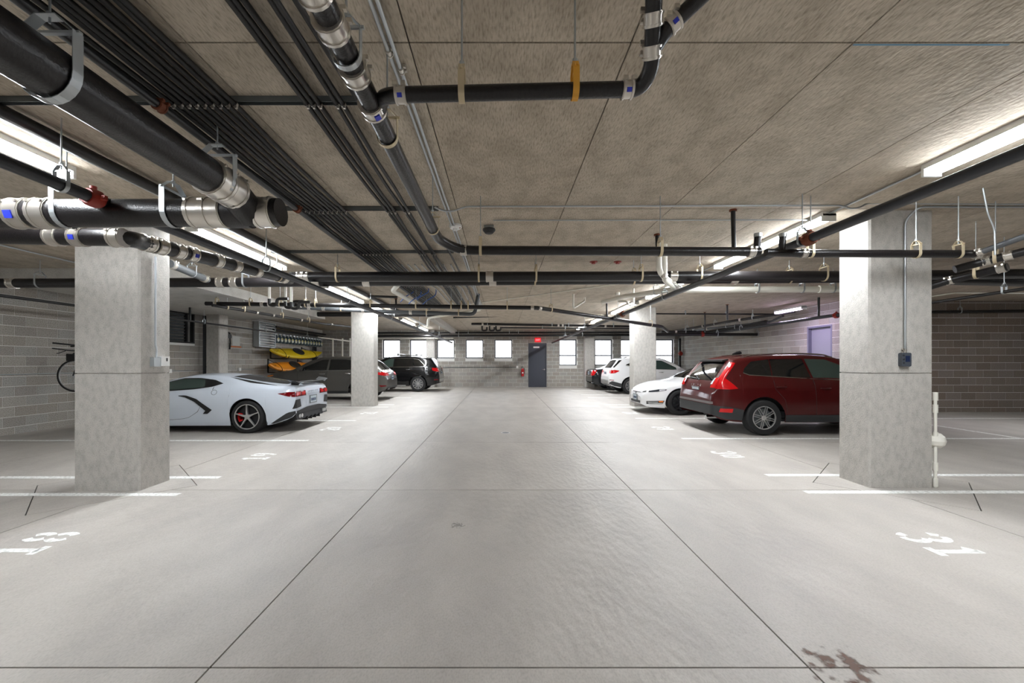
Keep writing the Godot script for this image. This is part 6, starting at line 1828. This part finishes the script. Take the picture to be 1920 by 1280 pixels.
func left_wall_things() -> void:
	var xw := -10.12
	# louvred opening behind the left column
	var v := thing("louvre_window", "dark louvred window high in the left block wall", "window", Vector3(xw, 2.17, -12.62))
	var b := MB.new()
	b.box(Vector3(-0.92, 0.5, 0), Vector3(0.06, 1.12, 2.2))
	for s in [-1, 1]:
		b.box(Vector3(-0.56, 0.5, s * 1.06), Vector3(0.68, 1.12, 0.06))
		b.box(Vector3(-0.56, 0.5 + s * 0.53, 0), Vector3(0.68, 0.06, 2.06))
	obj("shaft", b, M.soffit, v)
	b = MB.new()
	for s in [-1, 1]:
		b.box(Vector3(-0.06, 0.5, s * 1.0), Vector3(0.12, 1.0, 0.05))
		b.box(Vector3(-0.06, 0.5 + s * 0.475, 0), Vector3(0.12, 0.05, 1.95))
	b.box(Vector3(-0.06, 0.5, -0.72), Vector3(0.10, 0.9, 0.05))
	obj("frame", b, M.black, v)
	for k in 9:
		obj("slat", MB.new().box(Vector3(-0.09, 0.1 + k * 0.1, 0.13), Vector3(0.09, 0.008, 1.64), Basis(Vector3(0, 0, 1), 0.7)), M.steel_gray, v)
	# wall vent unit
	v = thing("vent_unit", "galvanised vent box with horizontal louvres on the left wall above the kayaks", "vent", Vector3(-9.99, 2.2, -17.45))
	b = MB.new()
	b.box(Vector3(-0.11, 0.52, 0), Vector3(0.02, 1.04, 1.25))
	for s in [-1, 1]:
		b.box(Vector3(0.01, 0.52, s * 0.6), Vector3(0.24, 1.04, 0.05))
		b.box(Vector3(0.01, 0.52 + s * 0.505, 0), Vector3(0.24, 0.03, 1.16))
	obj("casing", b, M.zinc, v)
	for k in 9:
		obj("louvre", MB.new().box(Vector3(0.09, 0.09 + k * 0.108, 0), Vector3(0.08, 0.012, 1.15), Basis(Vector3(0, 0, 1), -0.6)), M.white, v)
	# meters
	var ord := ["first", "second", "third", "fourth", "fifth", "sixth", "seventh", "eighth", "ninth", "tenth", "eleventh", "twelfth", "thirteenth", "fourteenth", "fifteenth"]
	var green := mat(Color(0.22, 0.30, 0.33), 0.4)
	var pale := mat(Color(0.85, 0.86, 0.8), 0.3)
	var yel := mat(Color(0.83, 0.76, 0.25), 0.4)
	for k in 15:
		var mt := thing("meter", "water meter in the wall row above the yellow kayak, %s from the camera" % ord[k], "meter", Vector3(-9.95, 2.42, -(18.25 + 0.315 * k)), 0, "row of wall meters")
		obj("wall_clip", MB.new().box(Vector3(-0.09, 0.2, 0), Vector3(0.18, 0.05, 0.05)), M.zinc, mt)
		obj("body", MB.new().lathe([Vector2(0, 0), Vector2(0.06, 0), Vector2(0.10, 0.04), Vector2(0.10, 0.25), Vector2(0.05, 0.31), Vector2(0.05, 0.38), Vector2(0, 0.38)], Transform3D(), 14), green, mt)
		obj("dial", MB.new().tube([Vector3(0.09, 0.15, 0), Vector3(0.115, 0.15, 0)], 0.09, 14), pale, mt)
		obj("paper_label", MB.new().box(Vector3(0.118, 0.19, -0.01), Vector3(0.006, 0.06, 0.08)), yel, mt)
		obj("cap", MB.new().tube([Vector3(0, 0.36, 0), Vector3(0, 0.44, 0)], 0.055, 10), M.zinc, mt)
	run("wall_pipe", "dark header pipe above the row of wall meters", [Vector3(-9.93, 2.98, -18.0), Vector3(-9.93, 2.98, -22.9)], 0.05, M.iron_plain)
	run("wall_pipe", "second dark header pipe along the left wall above the meters", [Vector3(-9.75, 3.1, -17.9), Vector3(-9.75, 3.1, -22.9)], 0.045, M.iron_plain)
	for k in 3:
		run("wall_pipe", "dark vertical pipe below the far end of the meter row, %s of three" % ord[k], [Vector3(-9.98, 0.3, -(21.9 + 0.18 * k)), Vector3(-9.98, 2.4, -(21.9 + 0.18 * k))], 0.04, M.dark_trim, [], [], -1, "pipes below the meters", 8)
	kayak("kayak", "yellow kayak on wall brackets above the orange one", Vector3(-9.62, 1.98, -19.45), 4.9, mat(Color(0.84, 0.72, 0.08), 0.35))
	kayak("kayak", "orange kayak on wall brackets below the yellow one", Vector3(-9.62, 1.36, -19.1), 4.4, mat(Color(0.9, 0.56, 0.12), 0.35))
	for q in [[1.98, -18.1, "yellow kayak's near end"], [1.98, -20.9, "yellow kayak's far end"], [1.36, -17.9, "orange kayak's near end"], [1.36, -20.5, "orange kayak's far end"]]:
		var kb := thing("kayak_bracket", "black wall bracket holding the " + q[2], "bracket", Vector3(xw, q[0], q[1]), 0, "kayak brackets")
		b = MB.new()
		b.box(Vector3(0.02, 0.05, 0), Vector3(0.03, 0.6, 0.06))
		b.tube([Vector3(0.02, -0.24, 0), Vector3(0.78, -0.24, 0), Vector3(0.84, -0.14, 0)], 0.02, 8)
		b.tube([Vector3(0.02, 0.33, 0), Vector3(0.6, 0.02, 0)], 0.012, 6)
		obj("arm", b, M.black, kb)
	# tool rack and notice board by the wall column
	var tr := thing("tool_rack", "dark rack of hanging straps and tools on the left wall beside the wall column", "rack", Vector3(-10.1, 1.9, -14.95))
	obj("rail", MB.new().box(Vector3(0.0, 0.75, 0), Vector3(0.05, 0.05, 0.8)), M.black, tr)
	for k in 6:
		var hgt: float = [0.5, 0.62, 0.4, 0.66, 0.58, 0.45][k]
		obj("tool", MB.new().tube([Vector3(0.05, 0.74, -0.34 + 0.135 * k), Vector3(0.08, 0.4, -0.33 + 0.135 * k), Vector3(0.05, 0.74 - hgt - 0.1, -0.34 + 0.135 * k)], 0.02 if k % 2 else 0.028, 6), M.black if k != 3 else M.red_fit, tr)
	obj("head_block", MB.new().box(Vector3(0.06, 0.62, -0.1), Vector3(0.12, 0.14, 0.5)), M.dark_trim, tr)
	var nb := thing("notice_board", "pale notice board with an orange strip on the left wall", "board", Vector3(-10.115, 2.25, -15.75))
	obj("sheet", MB.new().box(Vector3(0, 0.12, 0), Vector3(0.02, 0.36, 0.45)), mat(Color(0.7, 0.7, 0.68), 0.5), nb)
	obj("strip", MB.new().box(Vector3(0.005, -0.1, 0), Vector3(0.03, 0.05, 0.6)), mat(Color(0.75, 0.4, 0.15), 0.5), nb)
	for q in [[-12.55, "nearer one"], [-15.9, "farther one"]]:
		var ob := wall_box("outlet_box", "small white outlet box on the left wall, " + q[1], "outlet", Vector3(xw + 0.04, 1.29, q[0]), Vector3(0.07, 0.12, 0.12), M.white, "wall outlets")
		obj("conduit", MB.new().tube([Vector3(-0.01, 0, -0.06), Vector3(-0.01, 0, -0.9)], 0.012, 6), M.zinc, ob)
	run("conduit", "thin conduit along the left wall at bicycle height", [Vector3(xw + 0.02, 1.3, -6.5), Vector3(xw + 0.02, 1.3, -10.2)], 0.012, M.zinc, [], [], -1, "", 6, "conduit")
	run("wall_pipe", "dark vertical pipe beside the wall column at left", [Vector3(-9.86, 0.1, -13.75), Vector3(-9.86, 3.1, -13.75)], 0.06, M.dark_trim, [], [], -1, "", 10)
	run("conduit", "pale vertical conduit on the left wall right of the bicycle", [Vector3(-10.09, 0.1, -9.85), Vector3(-10.09, 2.9, -9.85)], 0.02, M.zinc, [], [], -1, "", 8, "conduit")
	# white pipe stand at the far left corner
	var o := thing("pipe_stand", "white pipe frame in the far left corner beyond the grey wagon", "pipe", Vector3.ZERO)
	for x in [624, 642, 656]:
		var p := at(x, 690, 21.6)
		obj("upright", MB.new().tube([Vector3(p.x, ground(21.6), p.z), Vector3(p.x, at(x, 634, 21.6).y, p.z)], 0.045, 8), M.pvc, o)
	obj("crossbar", MB.new().tube([at(596, 632, 20.5), at(658, 640, 21.6)], 0.035, 8), M.pvc, o)

func ceiling_devices() -> void:
	var p := Vector3(X(854, 5.5), CEIL, -5.5)
	var o := thing("smoke_detector", "round white smoke detector on the ceiling near the conduit pair", "detector", p)
	obj("base", MB.new().lathe([Vector2(0.0, -0.002), Vector2(0.085, -0.002), Vector2(0.085, -0.03), Vector2(0.07, -0.05), Vector2(0.0, -0.055)], Transform3D(), 24), M.white, o)
	obj("sensor_dome", MB.new().lathe([Vector2(0.035, -0.05), Vector2(0.03, -0.075), Vector2(0.0, -0.08)], Transform3D(), 16), M.white, o)
	obj("led", MB.new().box(Vector3(0.06, -0.048, 0.03), Vector3(0.015, 0.01, 0.015)), M.red_fit, o)
	p = Vector3(X(917, 5.55), CEIL, -5.55)
	o = thing("ceiling_sensor", "black ceiling sensor right of the smoke detector", "sensor", p)
	obj("plate", MB.new().box(Vector3(0, -0.02, 0), Vector3(0.13, 0.04, 0.10)), M.zinc, o)
	obj("dome", MB.new().lathe([Vector2(0.085, -0.04), Vector2(0.085, -0.06), Vector2(0.05, -0.10), Vector2(0.0, -0.105)], Transform3D(), 20), M.black, o)
	for q in [[1113, 492, "left"], [1158, 492, "right"]]:
		p = Vector3(X(q[0], 7.5), CEIL, -7.5)
		o = thing("ceiling_collar", "small red pipe collar on the ceiling right of centre, %s one" % q[2], "collar", p, 0, "red ceiling collars")
		obj("flange", MB.new().lathe([Vector2(0.0, -0.001), Vector2(0.07, -0.001), Vector2(0.07, -0.012), Vector2(0.035, -0.014), Vector2(0.035, -0.04), Vector2(0, -0.04)], Transform3D(), 16), M.red_fit, o)
